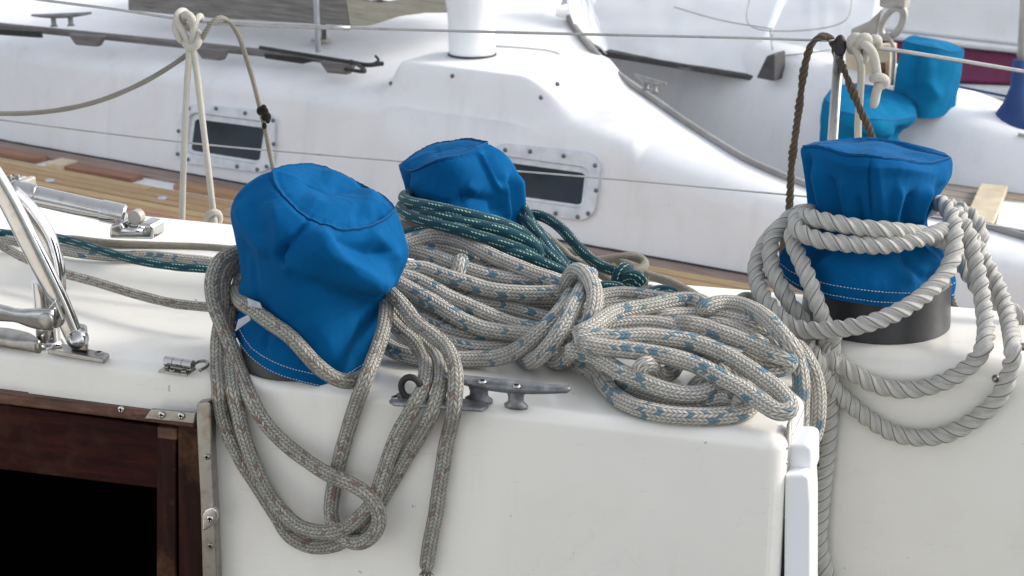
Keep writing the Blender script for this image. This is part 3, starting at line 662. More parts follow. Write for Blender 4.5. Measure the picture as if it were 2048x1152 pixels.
crR = [([(1740, 318), (1738, 360), (1742, 440)], -.0028, 3), ([(1752, 325), (1760, 380), (1770, 440)], .002, 10),
       ([(1628, 330), (1640, 380), (1655, 445)], .004, 10), ([(1660, 350), (1672, 400), (1682, 455)], -.004, 8), ([(1690, 350), (1695, 400), (1702, 455)], .004, 9),
       ([(1715, 390), (1720, 420), (1722, 460)], -.003, 6), ([(1800, 370), (1795, 410), (1785, 460)], .004, 9), ([(1825, 380), (1815, 420), (1805, 460)], -.005, 8),
       ([(1862, 370), (1845, 410), (1825, 455)], .0055, 10), ([(1885, 360), (1868, 400), (1850, 440)], -.003, 9), ([(1618, 305), (1616, 360), (1626, 430)], -.004, 6),
       ([(1640, 310), (1700, 330), (1790, 335), (1880, 350)], .003, 14), ([(1660, 480), (1620, 505), (1585, 520)], -.003, 7), ([(1690, 490), (1660, 520), (1620, 540)], .003, 10),
       ([(1800, 490), (1820, 530), (1850, 556), (1880, 548)], -.0045, 8), ([(1830, 485), (1850, 515), (1880, 530)], .005, 9), ([(1760, 495), (1790, 540), (1830, 570)], .004, 12), ([(1855, 480), (1885, 510), (1900, 530)], -.003, 8),
       ([(1690, 300), (1750, 300), (1830, 312)], -.002, 8, 0, 'top')]
cvR, GR, NRm = cover('winch_cover', ringsR, seamR, wc3[1], 'blue canvas winch cover with pinched waist on black base, grey laid rope looped round it', creases=crR, group=canv_g, hem=(.045, .105), seed=9.7)

# ================================================================== ROPES
def hangsag(P): return P
def ropemesh(paths, r, twist=None, closed=False, jit=.06, nseg=18, step=.0035):
    V = []; F = []; UV = []
    for ip, (P, rr) in enumerate(paths):
        P = crv(P, step if not twist else .0016); m_ = len(P); n = nseg if not twist else 36
        # soften
        for _ in range(2):
            P[1:-1] = P[1:-1] * .5 + (P[:-2] + P[2:]) * .25
        T = np.gradient(P, axis=0); T /= np.linalg.norm(T, axis=1)[:, None] + 1e-12
        L = np.r_[0, np.cumsum(np.linalg.norm(np.diff(P, axis=0), axis=1))]; u = np.cross(T[0], [0.1, .2, 1.]); u /= np.linalg.norm(u); b0 = len(V)
        ph = random.random() * 6; Lo = random.random() * 3
        rk = np.full(m_, rr)
        if rr > .002 and not twist:
            for e, sg in ((0, 1), (m_ - 1, -1)):
                rk[e] *= .55; rk[e + sg] *= .9
        for i in range(m_):
            u = u - T[i] * np.dot(u, T[i]); u /= np.linalg.norm(u); v = np.cross(T[i], u)
            rad = rk[i] * (1 + jit * noise.noise(Vector((L[i] * 45 + ph, ip, 0))))
            for k in range(n):
                a = 2 * math.pi * k / n; q = rad
                if twist:
                    best = 0; tw = 2 * math.pi * (L[i] / twist + .14 * math.sin(L[i] * 17 + ph))
                    rs = rad * .585; ro = rad * .425
                    for st in range(3):
                        da = a - tw - st * 2 * math.pi / 3; ds = ro * math.cos(da); disc = rs * rs - (ro * math.sin(da)) ** 2
                        if disc > 0: best = max(best, ds + math.sqrt(disc))
                    q = max(best, rad * .55)
                V.append(P[i] + q * (math.cos(a) * u + math.sin(a) * v))
        for i in range(m_ - 1):
            for k in range(n):
                F.append([b0 + i * n + k, b0 + i * n + (k + 1) % n, b0 + (i + 1) * n + (k + 1) % n, b0 + (i + 1) * n + k])
                w0, w1 = (3 * (L[i] / twist + .14 * math.sin(L[i] * 17 + ph)), 3 * (L[i + 1] / twist + .14 * math.sin(L[i + 1] * 17 + ph))) if twist else (0, 0); kk = 3 if twist else 1
                UV += [(kk * k / n - w0, L[i] + Lo), (kk * (k + 1) / n - w0, L[i] + Lo), (kk * (k + 1) / n - w1, L[i + 1] + Lo), (kk * k / n - w1, L[i + 1] + Lo)]
        for idx in (list(range(b0, b0 + n))[::-1], list(range(b0 + (m_ - 1) * n, b0 + m_ * n))):
            F.append(idx); UV += [(.1, 0)] * n
    return V, F, UV
def rope(name, paths, mat, label=None, cat='rope', parent=None, twist=None, group=None, **k):
    V, F, UV = ropemesh(paths, 0, twist, **k); o = mk(name, V, F, M[mat], parent, uv=UV)
    if parent is None: setp(o, label, cat, group)
    return o
HLf = lambda py: .84 + max(0, 715 - py) * .0285
HRf = lambda py: min(5.4, .84 + max(0, 830 - py) * .0245)
def dl(L, add=0): return [PZ(q[0], q[1], ZD + (HLf(q[1]) + add + (q[2] if len(q) > 2 else 0)) / 100) for q in L]
def dr(L, add=0): return [PZ(q[0], q[1], ZD + (HRf(q[1]) + add + (q[2] if len(q) > 2 else 0)) / 100) for q in L]
def hh(L): return [PZ(q[0], q[1], ZD + max(.6, q[2] - .22) / 100) for q in L]
def yy(L): return [PY(*q) for q in L]
def wl(L, off=.0078): return [W(q[0], q[1], q[2] if len(q) > 2 else off) for q in L]
def w2(L, off=.0102): return [W2(q[0], q[1], q[2] if len(q) > 2 else off) for q in L]
rb = .0085
B = [dl([(770, 505), (805, 487), (840, 476), (878, 471), (920, 480), (955, 497), (990, 515), (1035, 534), (1080, 551), (1130, 568), (1160, 580, -1)], .5),
     dl([(770, 500), (813, 500), (849, 507), (884, 519), (919, 533), (954, 545), (1006, 557), (1080, 564), (1150, 572), (1190, 580, -1)]),
     dl([(770, 540), (813, 537), (850, 538), (882, 550), (934, 566), (986, 581), (1060, 587), (1141, 586), (1190, 600, -.5)], .3),
     dl([(840, 556), (873, 566), (916, 583), (960, 599), (1003, 606), (1060, 606), (1130, 608), (1180, 612)], -1.5),
     dl([(790, 550), (829, 559), (864, 576), (899, 596), (934, 611), (968, 627), (1003, 642), (1038, 653), (1075, 659), (1130, 665), (1180, 672)], .3),
     dl([(930, 600), (968, 609), (1020, 616), (1060, 628), (1110, 642), (1160, 655)], -.6),
     dl([(770, 556), (791, 564), (821, 580), (855, 599), (890, 620), (925, 641), (960, 656), (994, 663), (1030, 668), (1070, 672), (1120, 680)], .5),
     dl([(770, 580), (800, 594), (838, 616), (873, 634), (908, 648), (950, 662), (1000, 672)], -.7),
     dl([(800, 615), (838, 637), (882, 658), (925, 670), (968, 677), (1012, 677), (1070, 670), (1130, 660)], -.3),
     dl([(790, 640), (830, 660), (895, 684), (934, 694), (986, 697), (1040, 690), (1080, 672)], -.3),
     hh([(760, 682, 1.4), (790, 702, 1.1), (840, 716, 1.05), (913, 718, 1.05), (960, 718, 1.1), (1003, 714, 1.6), (1038, 698, 2.6), (1072, 672, 4.2), (1102, 645, 5.4), (1125, 618, 6.2), (1140, 595, 6), (1150, 575, 4.5)]),
     hh([(1040, 700, .9), (1058, 722, 1.3), (1078, 714, 2.6), (1106, 684, 4.4), (1128, 650, 5.8), (1146, 615, 7.0), (1160, 588, 7.4), (1172, 562, 6.0), (1182, 548, 4.5)]),
     hh([(1100, 700, .8), (1108, 721, 1.2), (1124, 721, 1.7), (1143, 701, 3.2), (1168, 665, 5.0), (1184, 631, 6.6), (1190, 596, 7.9), (1183, 565, 8.6), (1167, 545, 8.9), (1148, 543, 8.4), (1137, 560, 7.2), (1130, 580, 5.4), (1125, 600, 4.2)]),
     dl([(820, 500), (850, 496), (884, 499), (930, 511), (960, 526), (1000, 541), (1050, 552)], -1.8),
     dl([(940, 560, -2), (953, 540, -.6), (972, 530, -.4), (996, 536, -.6), (1020, 550, -2)]),
     # hidden lower layers that carry the pile
     hh([(800, 600, 2.5), (900, 640, 1.6), (1000, 655, 1.6), (1150, 650, 1.4), (1300, 650, 1.2), (1450, 680, 1.2)]),
     hh([(800, 540, 3.2), (900, 570, 3.0), (1000, 590, 2.8), (1150, 610, 2.6), (1300, 630, 1.6), (1480, 660, 1.3)]),
     hh([(840, 520, 5), (950, 550, 4.2), (1080, 580, 3.6), (1220, 620, 2.6)]),
     hh([(780, 640, 1.2), (860, 670, 1.1), (960, 690, 1.1), (1060, 700, 1.1), (1200, 690, 1.1)]),
     # right-hand bight
     dr([(1150, 612), (1204, 594), (1241, 589), (1284, 593), (1328, 600), (1370, 607), (1410, 620, -1)]),
     dr([(1150, 625), (1202, 613), (1232, 609), (1267, 607), (1310, 611), (1350, 620)], -.8),
     dr([(1150, 670), (1180, 657), (1223, 629), (1258, 620), (1301, 613), (1336, 605), (1371, 600), (1397, 603), (1416, 613), (1430, 630, -1.5)], 1.0),
     dr([(1150, 672), (1196, 660), (1223, 652), (1267, 647), (1310, 648), (1345, 655), (1380, 669), (1415, 686), (1450, 700, -1)]),
     dr([(1290, 642, -1), (1328, 634), (1362, 631), (1406, 631), (1440, 634), (1475, 641), (1510, 650), (1545, 668, -1)]),
     dr([(1350, 648, -.8), (1385, 649), (1410, 654), (1432, 663), (1467, 675), (1502, 689), (1530, 701), (1552, 709), (1570, 714), (1580, 722, -.5), (1572, 733, -1.1), (1545, 739, -1.2), (1517, 732, -1.2), (1485, 712, -1.4)], .6),
     dr([(1150, 680), (1200, 674), (1232, 676), (1284, 672), (1328, 676), (1371, 681), (1406, 691), (1440, 704), (1473, 722), (1499, 738), (1525, 757), (1551, 776), (1570, 795), (1581, 811), (1577, 823), (1559, 825), (1534, 812), (1508, 795), (1482, 777), (1447, 758), (1421, 744), (1383, 726), (1331, 712), (1296, 705), (1253, 700), (1218, 696), (1160, 686)], 1.1),
     dr([(1170, 694), (1215, 690), (1258, 691), (1301, 690), (1345, 697), (1388, 709), (1423, 724), (1440, 738), (1446, 755, -1)], .1),
     dr([(1440, 720, -1), (1457, 737), (1473, 748), (1479, 765, -1)], -.6),
     dr([(1130, 700), (1170, 706), (1192, 715), (1218, 730), (1244, 746), (1279, 760), (1314, 775), (1348, 785), (1383, 789), (1409, 785), (1430, 772), (1440, 756, -1)], .3),
     hh([(1240, 760, 1.0), (1262, 780, 1.1), (1296, 792, 1.1), (1340, 803, 1.1), (1383, 805, 1.2), (1418, 802, 1.5), (1440, 796, 1.9), (1457, 795, 2.1), (1468, 803, 2.0)]),
     hh([(1120, 705, 1.1), (1150, 722, 1.1), (1175, 736, 1.1), (1201, 755, 1.1), (1217, 778, 1.1), (1240, 799, 1.1), (1279, 817, 1.1), (1331, 829, 1.1), (1383, 833, 1.1), (1435, 832, 1.1), (1470, 828, 1.1), (1494, 820, 1.1), (1502, 808, 1.2), (1488, 798, 1.3), (1465, 790, 1.2)]),
     hh([(1330, 776, 1.2), (1300, 762, 2.2), (1284, 748, 3.4), (1281, 735, 4.2), (1291, 727, 4.6), (1302, 731, 4.2), (1307, 744, 3.2), (1322, 752, 2.0), (1342, 744, 1.6), (1352, 730, 1.2)]),
     hh([(1385, 785, 1.2), (1397, 768, 2.4), (1415, 757, 3.0), (1430, 748, 2)]),
     dr([(1480, 660), (1502, 667), (1528, 675), (1553, 692), (1575, 712, -1)], -1.6),
     dr([(1410, 648, -.6), (1441, 652), (1475, 662), (1505, 679), (1530, 695, -1)], -.1),
     dr([(1380, 640, -2), (1450, 660, -2), (1520, 690, -2), (1560, 720, -2)], -.5),
     dr([(1400, 625, -.5), (1418, 612), (1449, 607), (1484, 611), (1519, 627), (1545, 648), (1562, 667), (1580, 688)], 1.2)[:] + yy([(1592, 712, 1.635), (1600, 740, 1.625), (1603, 778, 1.62), (1602, 822, 1.62), (1601, 874, 1.62), (1603, 930, 1.62), (1607, 990, 1.625)]),
     yy([(1590, 690, 1.70), (1605, 705, 1.68), (1618, 727, 1.66), (1630, 752, 1.65), (1636, 787, 1.645), (1636, 822, 1.64), (1632, 856, 1.64), (1624, 880, 1.64), (1612, 886, 1.645), (1606, 860, 1.65)]),
     hh([(-60, 462, 4.6), (0, 475, 4.0), (60, 487, 3.6), (110, 497, 3.3), (170, 507, 3.2), (230, 512, 3.1), (300, 512, 3.1), (360, 518, 3.1), (432, 526, 3.1), (520, 545, 3.0), (640, 560, 1.5), (760, 570, 1.4)])]
Bp = [(p, rb) for p in B]; Bp[-1] = (B[-1], .0064); Bp.append((hh([(905, 575, 4), (914, 556, 5.4), (920, 534, 6.5), (923, 517, 6.9)]), .0088))
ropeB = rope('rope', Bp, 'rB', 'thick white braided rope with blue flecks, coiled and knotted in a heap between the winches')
# frayed end
def fray(c, d, r, n, ln, mat, parent, name='frayed_end'):
    d = np.asarray(d, float) / np.linalg.norm(d); mb = MB()
    for i in range(n):
        o_ = rng.normal(size=3); o_ -= d * np.dot(o_, d); o_ *= r * .45 / (np.linalg.norm(o_) + .3)
        q = d + rng.normal(size=3) * .35
        mb.tube([c + o_, c + o_ * 1.2 + q * ln * .5, c + o_ * 1.5 + q * ln + rng.normal(size=3) * ln * .2], .0004, 4)
    return mb.build(name, M[mat], parent)
fray(PZ(1466, 801, ZD + .0205), (.9, -.3, -.2), rb * 1.6, 90, .006, 'soft', ropeB)
ra = .0075
A = [yy([(520, 500, 1.79), (498, 500, 1.77), (475, 504, 1.745), (447, 515, 1.73), (430, 537, 1.72), (423, 571, 1.71), (430, 615, 1.70), (447, 657, 1.69), (463, 695, 1.68), (478, 735, 1.672)]) +
     wl([(504, 801, .014), (529, 844, .0135), (565, 883, .0135), (615, 922, .018), (661, 951, .026), (704, 969, .030), (736, 990, .029), (757, 1023, .028), (754, 1058, .027), (729, 1083, .026), (698, 1082, .023), (672, 1060, .020), (662, 1026, .013), (666, 983, .010), (675, 940, .0078), (686, 894, .0078), (700, 847, .0078), (715, 801, .011), (731, 760, .016)]) +
     yy([(752, 706, 1.627), (766, 664, 1.65), (772, 625, 1.68), (772, 590, 1.71), (755, 560, 1.77)]),
     yy([(515, 520, 1.79), (478, 521, 1.765), (460, 537, 1.75), (448, 561, 1.735), (445, 584, 1.725), (446, 608, 1.715), (442, 640, 1.706), (436, 675, 1.695), (435, 705, 1.684), (435, 740, 1.673)]) +
     wl([(438, 780, .010), (440, 812, .0078), (454, 862, .0078), (482, 919, .0078), (518, 976, .0078), (550, 1026, .0078), (579, 1071, .0078), (622, 1093, .0078), (658, 1092, .0078), (685, 1083, .0078), (711, 1064, .0078), (740, 1032, .0078), (763, 998, .0078), (788, 955, .0078), (813, 912, .0078), (845, 860, .013), (864, 825, .022)]) +
     yy([(878, 785, 1.584), (883, 748, 1.608), (874, 716, 1.645), (853, 692, 1.665), (822, 662, 1.69), (795, 630, 1.715), (770, 600, 1.75)]),
     yy([(520, 540, 1.79), (492, 545, 1.765), (482, 556, 1.748), (476, 579, 1.735), (465, 605, 1.727), (459, 631, 1.716), (457, 660, 1.702), (459, 700, 1.688), (462, 740, 1.672)]) +
     wl([(468, 790, .012), (474, 812, .012), (486, 865, .012), (507, 926, .014), (535, 985, .018), (565, 1024, .022), (600, 1054, .024), (650, 1065, .0245), (690, 1057, .0245), (718, 1036, .0245), (745, 1006, .023), (760, 968, .018), (779, 912, .014), (797, 866, .016), (822, 822, .024)]) +
     yy([(846, 778, 1.59), (852, 742, 1.615), (848, 716, 1.65), (833, 690, 1.665), (807, 667, 1.685), (785, 645, 1.70), (765, 610, 1.73)]),
     yy([(755, 560, 1.77), (781, 586, 1.70), (807, 612, 1.675), (833, 646, 1.655), (864, 669, 1.635), (891, 693, 1.62), (906, 721, 1.60), (912, 755, 1.585), (910, 790, 1.576)]) +
     wl([(908, 820, .020), (902, 852, .0078), (894, 882, .0078), (886, 930, .0078), (879, 975, .0078), (872, 1026, .0078), (861, 1080, .0078), (855, 1120, .0078), (852, 1141, .0078)]),
     yy([(470, 575, 1.74), (478, 598, 1.71), (495, 613, 1.665), (520, 630, 1.648), (546, 649, 1.636), (577, 670, 1.628), (602, 696, 1.622), (628, 725, 1.616), (650, 744, 1.612), (675, 759, 1.611), (700, 763, 1.615), (722, 755, 1.625), (738, 742, 1.635)]),
     hh([(-60, 468, 5), (0, 490, 4.2), (38, 511, 3.6), (80, 529, 3.2), (126, 546, 2.9), (191, 564, 2.9), (267, 587, 2.9), (344, 606, 2.9), (416, 614, 3.1), (480, 619, 3.2)])]
Ap = [(p, ra) for p in A]; Ap[-1] = (A[-1], .0052)
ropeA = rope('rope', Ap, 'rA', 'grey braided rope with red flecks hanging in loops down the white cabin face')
fray(W(852, 1142, .0078), (0, 0, -1), ra * 1.2, 60, .004, 'rC', ropeA)
rg_ = .0063
Gp = [yy([(860, 400, 2.0), (812, 390, 1.95), (808, 398, 1.925), (823, 405, 1.90), (867, 414, 1.873), (919, 425, 1.862), (971, 438, 1.862), (1014, 450, 1.872), (1049, 469, 1.88), (1076, 492, 1.878), (1108, 520, 1.865), (1135, 548, 1.86), (1150, 570, 1.87)]),
      yy([(850, 425, 1.93), (828, 417, 1.905), (867, 430, 1.868), (919, 443, 1.855), (971, 453, 1.852), (1010, 463, 1.852), (1046, 478, 1.852), (1070, 493, 1.85), (1080, 508, 1.85), (1074, 516, 1.853), (1060, 511, 1.86)]),
      yy([(850, 402, 2.0), (808, 408, 1.94), (802, 417, 1.915), (823, 433, 1.882), (867, 447, 1.858), (919, 460, 1.846), (971, 476, 1.842), (1023, 492, 1.843), (1060, 506, 1.845), (1085, 520, 1.85)]),
      yy([(770, 470, 1.87), (800, 470, 1.865), (823, 466, 1.87), (856, 460, 1.875), (890, 466, 1.872), (940, 480, 1.862), (979, 491, 1.852), (1014, 501, 1.842), (1060, 516, 1.835), (1100, 532, 1.83), (1131, 549, 1.83), (1150, 565, 1.84)]),
      yy([(1035, 425, 1.97), (1049, 438, 1.955), (1079, 474, 1.925), (1104, 507, 1.90), (1131, 539, 1.875), (1150, 565, 1.87)]),
      yy([(1035, 415, 1.99), (1062, 446, 1.965), (1090, 478, 1.935), (1117, 511, 1.905), (1140, 545, 1.885), (1155, 570, 1.88)]),
      yy([(1030, 395, 1.98), (1046, 415, 1.965), (1058, 438, 1.955), (1068, 460, 1.95)]),
      yy([(1045, 436, 1.99), (1065, 429, 1.985), (1088, 434, 1.975), (1118, 453, 1.955), (1141, 477, 1.94), (1166, 504, 1.92), (1192, 526, 1.90), (1215, 538, 1.885), (1235, 544, 1.875), (1250, 552, 1.875)]),
      yy([(1236, 590, 1.86), (1233, 570, 1.855), (1235, 548, 1.855), (1246, 535, 1.86), (1257, 541, 1.87), (1256, 562, 1.885), (1245, 580, 1.89)]),
      yy([(1255, 582, 1.89), (1244, 568, 1.87), (1255, 553, 1.85), (1272, 551, 1.845), (1286, 562, 1.842), (1290, 574, 1.842)]),
      yy([(1240, 575, 1.88), (1255, 567, 1.858), (1272, 568, 1.842), (1288, 580, 1.838)]),
      yy([(1105, 505, 1.935), (1120, 517, 1.925), (1148, 530, 1.915), (1175, 545, 1.91)]),
      hh([(1290, 592, 4.6), (1312, 582, 4.6), (1335, 582, 4.6), (1358, 592, 4.4)]), hh([(1290, 600, 4.2), (1318, 592, 4.4), (1345, 594, 4.4), (1370, 602, 4.2)]),
      hh([(1190, 575, 4.5), (1220, 573, 4.5), (1250, 580, 4.4)]),
      hh([(-60, 452, 5.2), (0, 466, 4.6), (48, 470, 4.3), (96, 473, 4.3), (153, 485, 4.5), (210, 503, 4.5), (267, 519, 4.2), (344, 532, 4.0), (420, 538, 4.0), (500, 545, 3.9), (600, 552, 3.9), (700, 545, 4.2)])]
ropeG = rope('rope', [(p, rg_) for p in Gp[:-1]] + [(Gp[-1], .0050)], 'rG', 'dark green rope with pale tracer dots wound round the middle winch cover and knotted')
fray(PY(1284, 578, 1.835), (.8, -.6, -.2), rg_ * 1.6, 70, .009, 'soft', ropeG)
Cp = [yy([(1040, 470, 2.0), (1070, 462, 1.99), (1098, 477, 1.98), (1122, 499, 1.97), (1143, 519, 1.95), (1186, 538, 1.93), (1215, 557, 1.92), (1240, 575, 1.92)]),
      yy([(1110, 495, 2.0), (1137, 502, 1.99), (1165, 513, 1.98), (1200, 525, 1.98)]),
      yy([(1120, 528, 1.97), (1145, 522, 1.965), (1176, 522, 1.96), (1207, 521, 1.96), (1245, 514, 1.96), (1274, 514, 1.96), (1289, 524, 1.955), (1284, 537, 1.94), (1260, 545, 1.93)]),
      yy([(1230, 520, 1.96), (1264, 533, 1.95), (1293, 549, 1.94), (1332, 561, 1.93), (1362, 575, 1.92), (1391, 592, 1.91), (1410, 606, 1.9)]),
      hh([(1466, 610, 1.1), (1475, 601, 1.2), (1493, 592, 1.3), (1512, 598, 1.2), (1530, 612, 1)]),
      yy([(780, 460, 1.93), (797, 450, 1.93), (830, 455, 1.92), (870, 462, 1.92)])]
Cq = hh([(-60, 468, 4.2), (0, 473, 3.7), (60, 477, 3.3), (146, 478, 3.1), (187, 483, 3.0), (229, 487, 3.0), (320, 491, 2.9), (420, 495, 2.9), (500, 503, 2.9), (620, 520, 2.6), (720, 520, 2.5)])
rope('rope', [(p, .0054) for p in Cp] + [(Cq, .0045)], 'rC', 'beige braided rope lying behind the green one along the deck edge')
rt = .0092
T = [yy([(1660, 432, 1.90), (1635, 424, 1.87), (1612, 424, 1.85), (1590, 430, 1.835), (1568, 447, 1.825), (1550, 470, 1.815), (1541, 499, 1.80), (1543, 530, 1.79), (1555, 561, 1.775), (1570, 590, 1.765), (1590, 622, 1.755), (1612, 652, 1.75), (1632, 682, 1.745)]) + w2([(1655, 715), (1672, 730)], .02),
     yy([(1560, 455, 1.86), (1540, 475, 1.84), (1524, 500, 1.825), (1513, 528, 1.81), (1513, 556, 1.795), (1521, 583, 1.775), (1537, 608, 1.755), (1556, 630, 1.74), (1578, 648, 1.73), (1607, 659, 1.722), (1646, 660, 1.71), (1690, 656, 1.70), (1740, 646, 1.692), (1785, 629, 1.695), (1825, 607, 1.703), (1860, 580, 1.715), (1887, 552, 1.73), (1902, 525, 1.742), (1909, 492, 1.755), (1909, 460, 1.77), (1902, 430, 1.79), (1888, 410, 1.81), (1872, 405, 1.84)]),
     yy([(1625, 452, 1.83), (1602, 453, 1.80), (1586, 468, 1.785), (1588, 490, 1.775), (1602, 522, 1.76), (1618, 561, 1.745), (1631, 598, 1.735), (1644, 634, 1.73), (1652, 665, 1.73)]) + w2([(1655, 700, .016), (1672, 722, .014), (1706, 746, .013), (1762, 773, .012), (1830, 779, .012), (1903, 756, .012), (1945, 726, .012), (1967, 695, .016)]) + yy([(1972, 660, 1.70), (1968, 620, 1.72), (1960, 568, 1.74), (1950, 520, 1.757), (1940, 480, 1.77), (1927, 448, 1.785), (1912, 425, 1.81)]),
     yy([(1650, 440, 1.87), (1628, 427, 1.83), (1605, 427, 1.795), (1592, 444, 1.775), (1600, 463, 1.758), (1630, 477, 1.747), (1665, 484, 1.74), (1710, 489, 1.737), (1760, 491, 1.735), (1805, 486, 1.74), (1850, 474, 1.752), (1885, 462, 1.77), (1905, 455, 1.80)]),
     yy([(1600, 430, 1.80), (1621, 435, 1.765), (1655, 443, 1.752), (1690, 450, 1.745), (1733, 457, 1.742), (1780, 461, 1.742), (1841, 468, 1.76), (1880, 480, 1.79), (1900, 490, 1.82)]),
     yy([(1890, 412, 1.88), (1912, 416, 1.86), (1936, 428, 1.845), (1955, 450, 1.83), (1961, 478, 1.82), (1958, 505, 1.815)]),
     yy([(1940, 470, 1.82), (1962, 510, 1.80), (1983, 548, 1.78), (2001, 588, 1.76), (2014, 628, 1.735), (2022, 665, 1.705)]) + w2([(2026, 700, .022), (2021, 735, .014), (2000, 790, .012), (1948, 840, .012), (1875, 873, .012), (1796, 869, .012), (1734, 835, .012), (1690, 798, .013), (1655, 761, .018), (1632, 718, .03)]) + yy([(1612, 680, 1.735), (1600, 655, 1.75)]),
     yy([(1905, 500, 1.86), (1921, 525, 1.85), (1936, 546, 1.845), (1960, 580, 1.84), (1990, 604, 1.83), (2018, 618, 1.825), (2045, 640, 1.82), (2070, 670, 1.82)]),
     w2([(1668, 668, .014), (1664, 700, .013), (1662, 760, .012), (1662, 822, .012), (1656, 892, .012), (1649, 950, .012), (1641, 1022, .012), (1638, 1065, .012), (1642, 1108, .012), (1660, 1170, .012), (1668, 1240, .012)]),
     yy([(1870, 410, 1.88), (1845, 425, 1.90), (1835, 432, 1.90)])]
tr_ = [(p, rt) for p in T]; tr_[-2] = (T[-2], rt)
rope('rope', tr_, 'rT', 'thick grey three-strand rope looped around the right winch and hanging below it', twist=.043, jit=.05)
# ---- ropes on the lifeline
YL = 2.32
Mo = [yy([(1560, 560, YL - .05), (1570, 470, YL), (1578, 420, YL), (1583, 330, YL), (1592, 260, YL - .01), (1600, 200, YL - .02), (1610, 130, YL - .02), (1624, 88, YL - .02), (1644, 73, YL - .01), (1662, 80, YL + .01), (1673, 105, YL + .01), (1690, 145, YL - .03), (1712, 200, YL - .04), (1732, 245, YL - .04), (1752, 290, YL - .03), (1800, 380, YL - .02), (1860, 490, YL - .05), (1895, 575, YL - .12), (1915, 640, YL - .2)])]
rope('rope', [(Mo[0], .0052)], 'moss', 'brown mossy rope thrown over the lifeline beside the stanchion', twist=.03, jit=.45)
Sl = [yy([(362, 520, YL), (364, 440, YL), (367, 330, YL - .012), (371, 230, YL - .012), (375, 150, YL - .012), (378, 110, YL - .014), (374, 80, YL - .016), (360, 55, YL - .016), (352, 38, YL - .014), (358, 24, YL - .005), (370, 22, YL + .008), (380, 35, YL + .012)]),
      yy([(436, 520, YL), (428, 440, YL), (418, 350, YL - .01), (405, 240, YL - .01), (394, 150, YL - .01), (388, 110, YL - .012), (384, 84, YL - .016), (386, 60, YL - .018), (392, 42, YL - .014), (399, 32, YL - .004), (404, 36, YL + .01)]),
      yy([(366, 48, YL + .012), (366, 36, YL - .004), (374, 28, YL - .016), (383, 34, YL - .018), (385, 48, YL - .014), (378, 55, YL), (370, 52, YL + .012)]),
      yy([(366, 78, YL - .01), (376, 94, YL - .018), (390, 95, YL - .020), (398, 80, YL - .018), (396, 66, YL - .008), (388, 60, YL + .004)]),
      yy([(352, 38, YL - .012), (351, 55, YL - .014), (357, 75, YL - .014), (366, 86, YL - .012)]),
      yy([(424, 470, YL + .004), (416, 452, YL - .004), (414, 436, YL - .014), (422, 425, YL - .02), (434, 424, YL - .016), (440, 436, YL - .01), (434, 450, YL - .012), (421, 448, YL - .016)]),
      yy([(430, 430, YL - .015), (428, 448, YL - .02), (436, 458, YL - .014), (442, 480, YL - .01), (446, 520, YL)])]
rope('cord', [(Sl[0], .0042), (Sl[1], .0042), (Sl[2], .0054), (Sl[3], .0050), (Sl[4], .0048), (Sl[5], .0046), (Sl[6], .0042)], 'soft', 'off-white cord hitched on the lifeline above the left winch, two legs hanging', 'cord')
Sr = [yy([(1716, 300, YL - .01), (1716, 250, YL - .012), (1720, 190, YL - .014), (1722, 130, YL - .014), (1716, 110, YL - .016), (1708, 95, YL - .012), (1708, 78, YL)]),
      yy([(1704, 104, YL + .012), (1702, 90, YL - .006), (1704, 76, YL - .016), (1714, 72, YL - .016), (1720, 82, YL - .012), (1716, 102, YL - .002)]),
      yy([(1720, 110, YL + .01), (1716, 92, YL - .01), (1722, 76, YL - .02), (1734, 74, YL - .018), (1737, 86, YL - .012), (1732, 108, YL - .010), (1724, 128, YL - .014)]),
      yy([(1742, 96, YL + .01), (1742, 80, YL - .01), (1752, 76, YL - .012), (1756, 86, YL), (1750, 98, YL + .012)]),
      yy([(1720, 84, YL - .02), (1734, 92, YL - .024), (1745, 104, YL - .026), (1751, 125, YL - .026), (1754, 150, YL - .026), (1760, 166, YL - .022)]),
      yy([(1744, 160, YL - .022), (1752, 154, YL - .034), (1764, 155, YL - .034), (1772, 164, YL - .026), (1764, 172, YL - .022), (1750, 170, YL - .028)]),
      yy([(1762, 162, YL - .03), (1754, 180, YL - .024), (1750, 200, YL - .024), (1746, 216, YL - .024)])]
rope('cord', [(Sr[0], .0048)] + [(q, .0060) for q in Sr[1:]], 'soft', 'off-white cord knotted round the lifeline next to the stanchion, short end dangling', 'cord')
Gr = yy([(-60, 226, YL), (0, 227, YL), (60, 226, YL), (130, 218, YL), (200, 201, YL), (280, 168, YL), (345, 130, YL), (380, 104, YL - .002), (405, 75, YL - .016), (422, 48, YL - .018), (438, 36, YL - .012), (456, 42, YL + .0), (474, 64, YL - .005), (490, 108, YL - .008), (506, 160, YL - .01), (520, 215, YL - .012), (531, 260, YL - .015), (540, 305, YL - .02), (548, 345, YL - .03), (560, 420, YL - .06)])
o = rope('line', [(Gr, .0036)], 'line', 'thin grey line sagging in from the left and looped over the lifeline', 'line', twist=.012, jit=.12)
kn = MB()
for q in range(9): kn.sphere(PY(528 + rng.normal() * 4, 228 + rng.normal() * 9, YL - .02), .0035 + rng.random() * .002, (1, 1, 1.3), 6)
kn.build('brown_tangle', M['moss'], o)

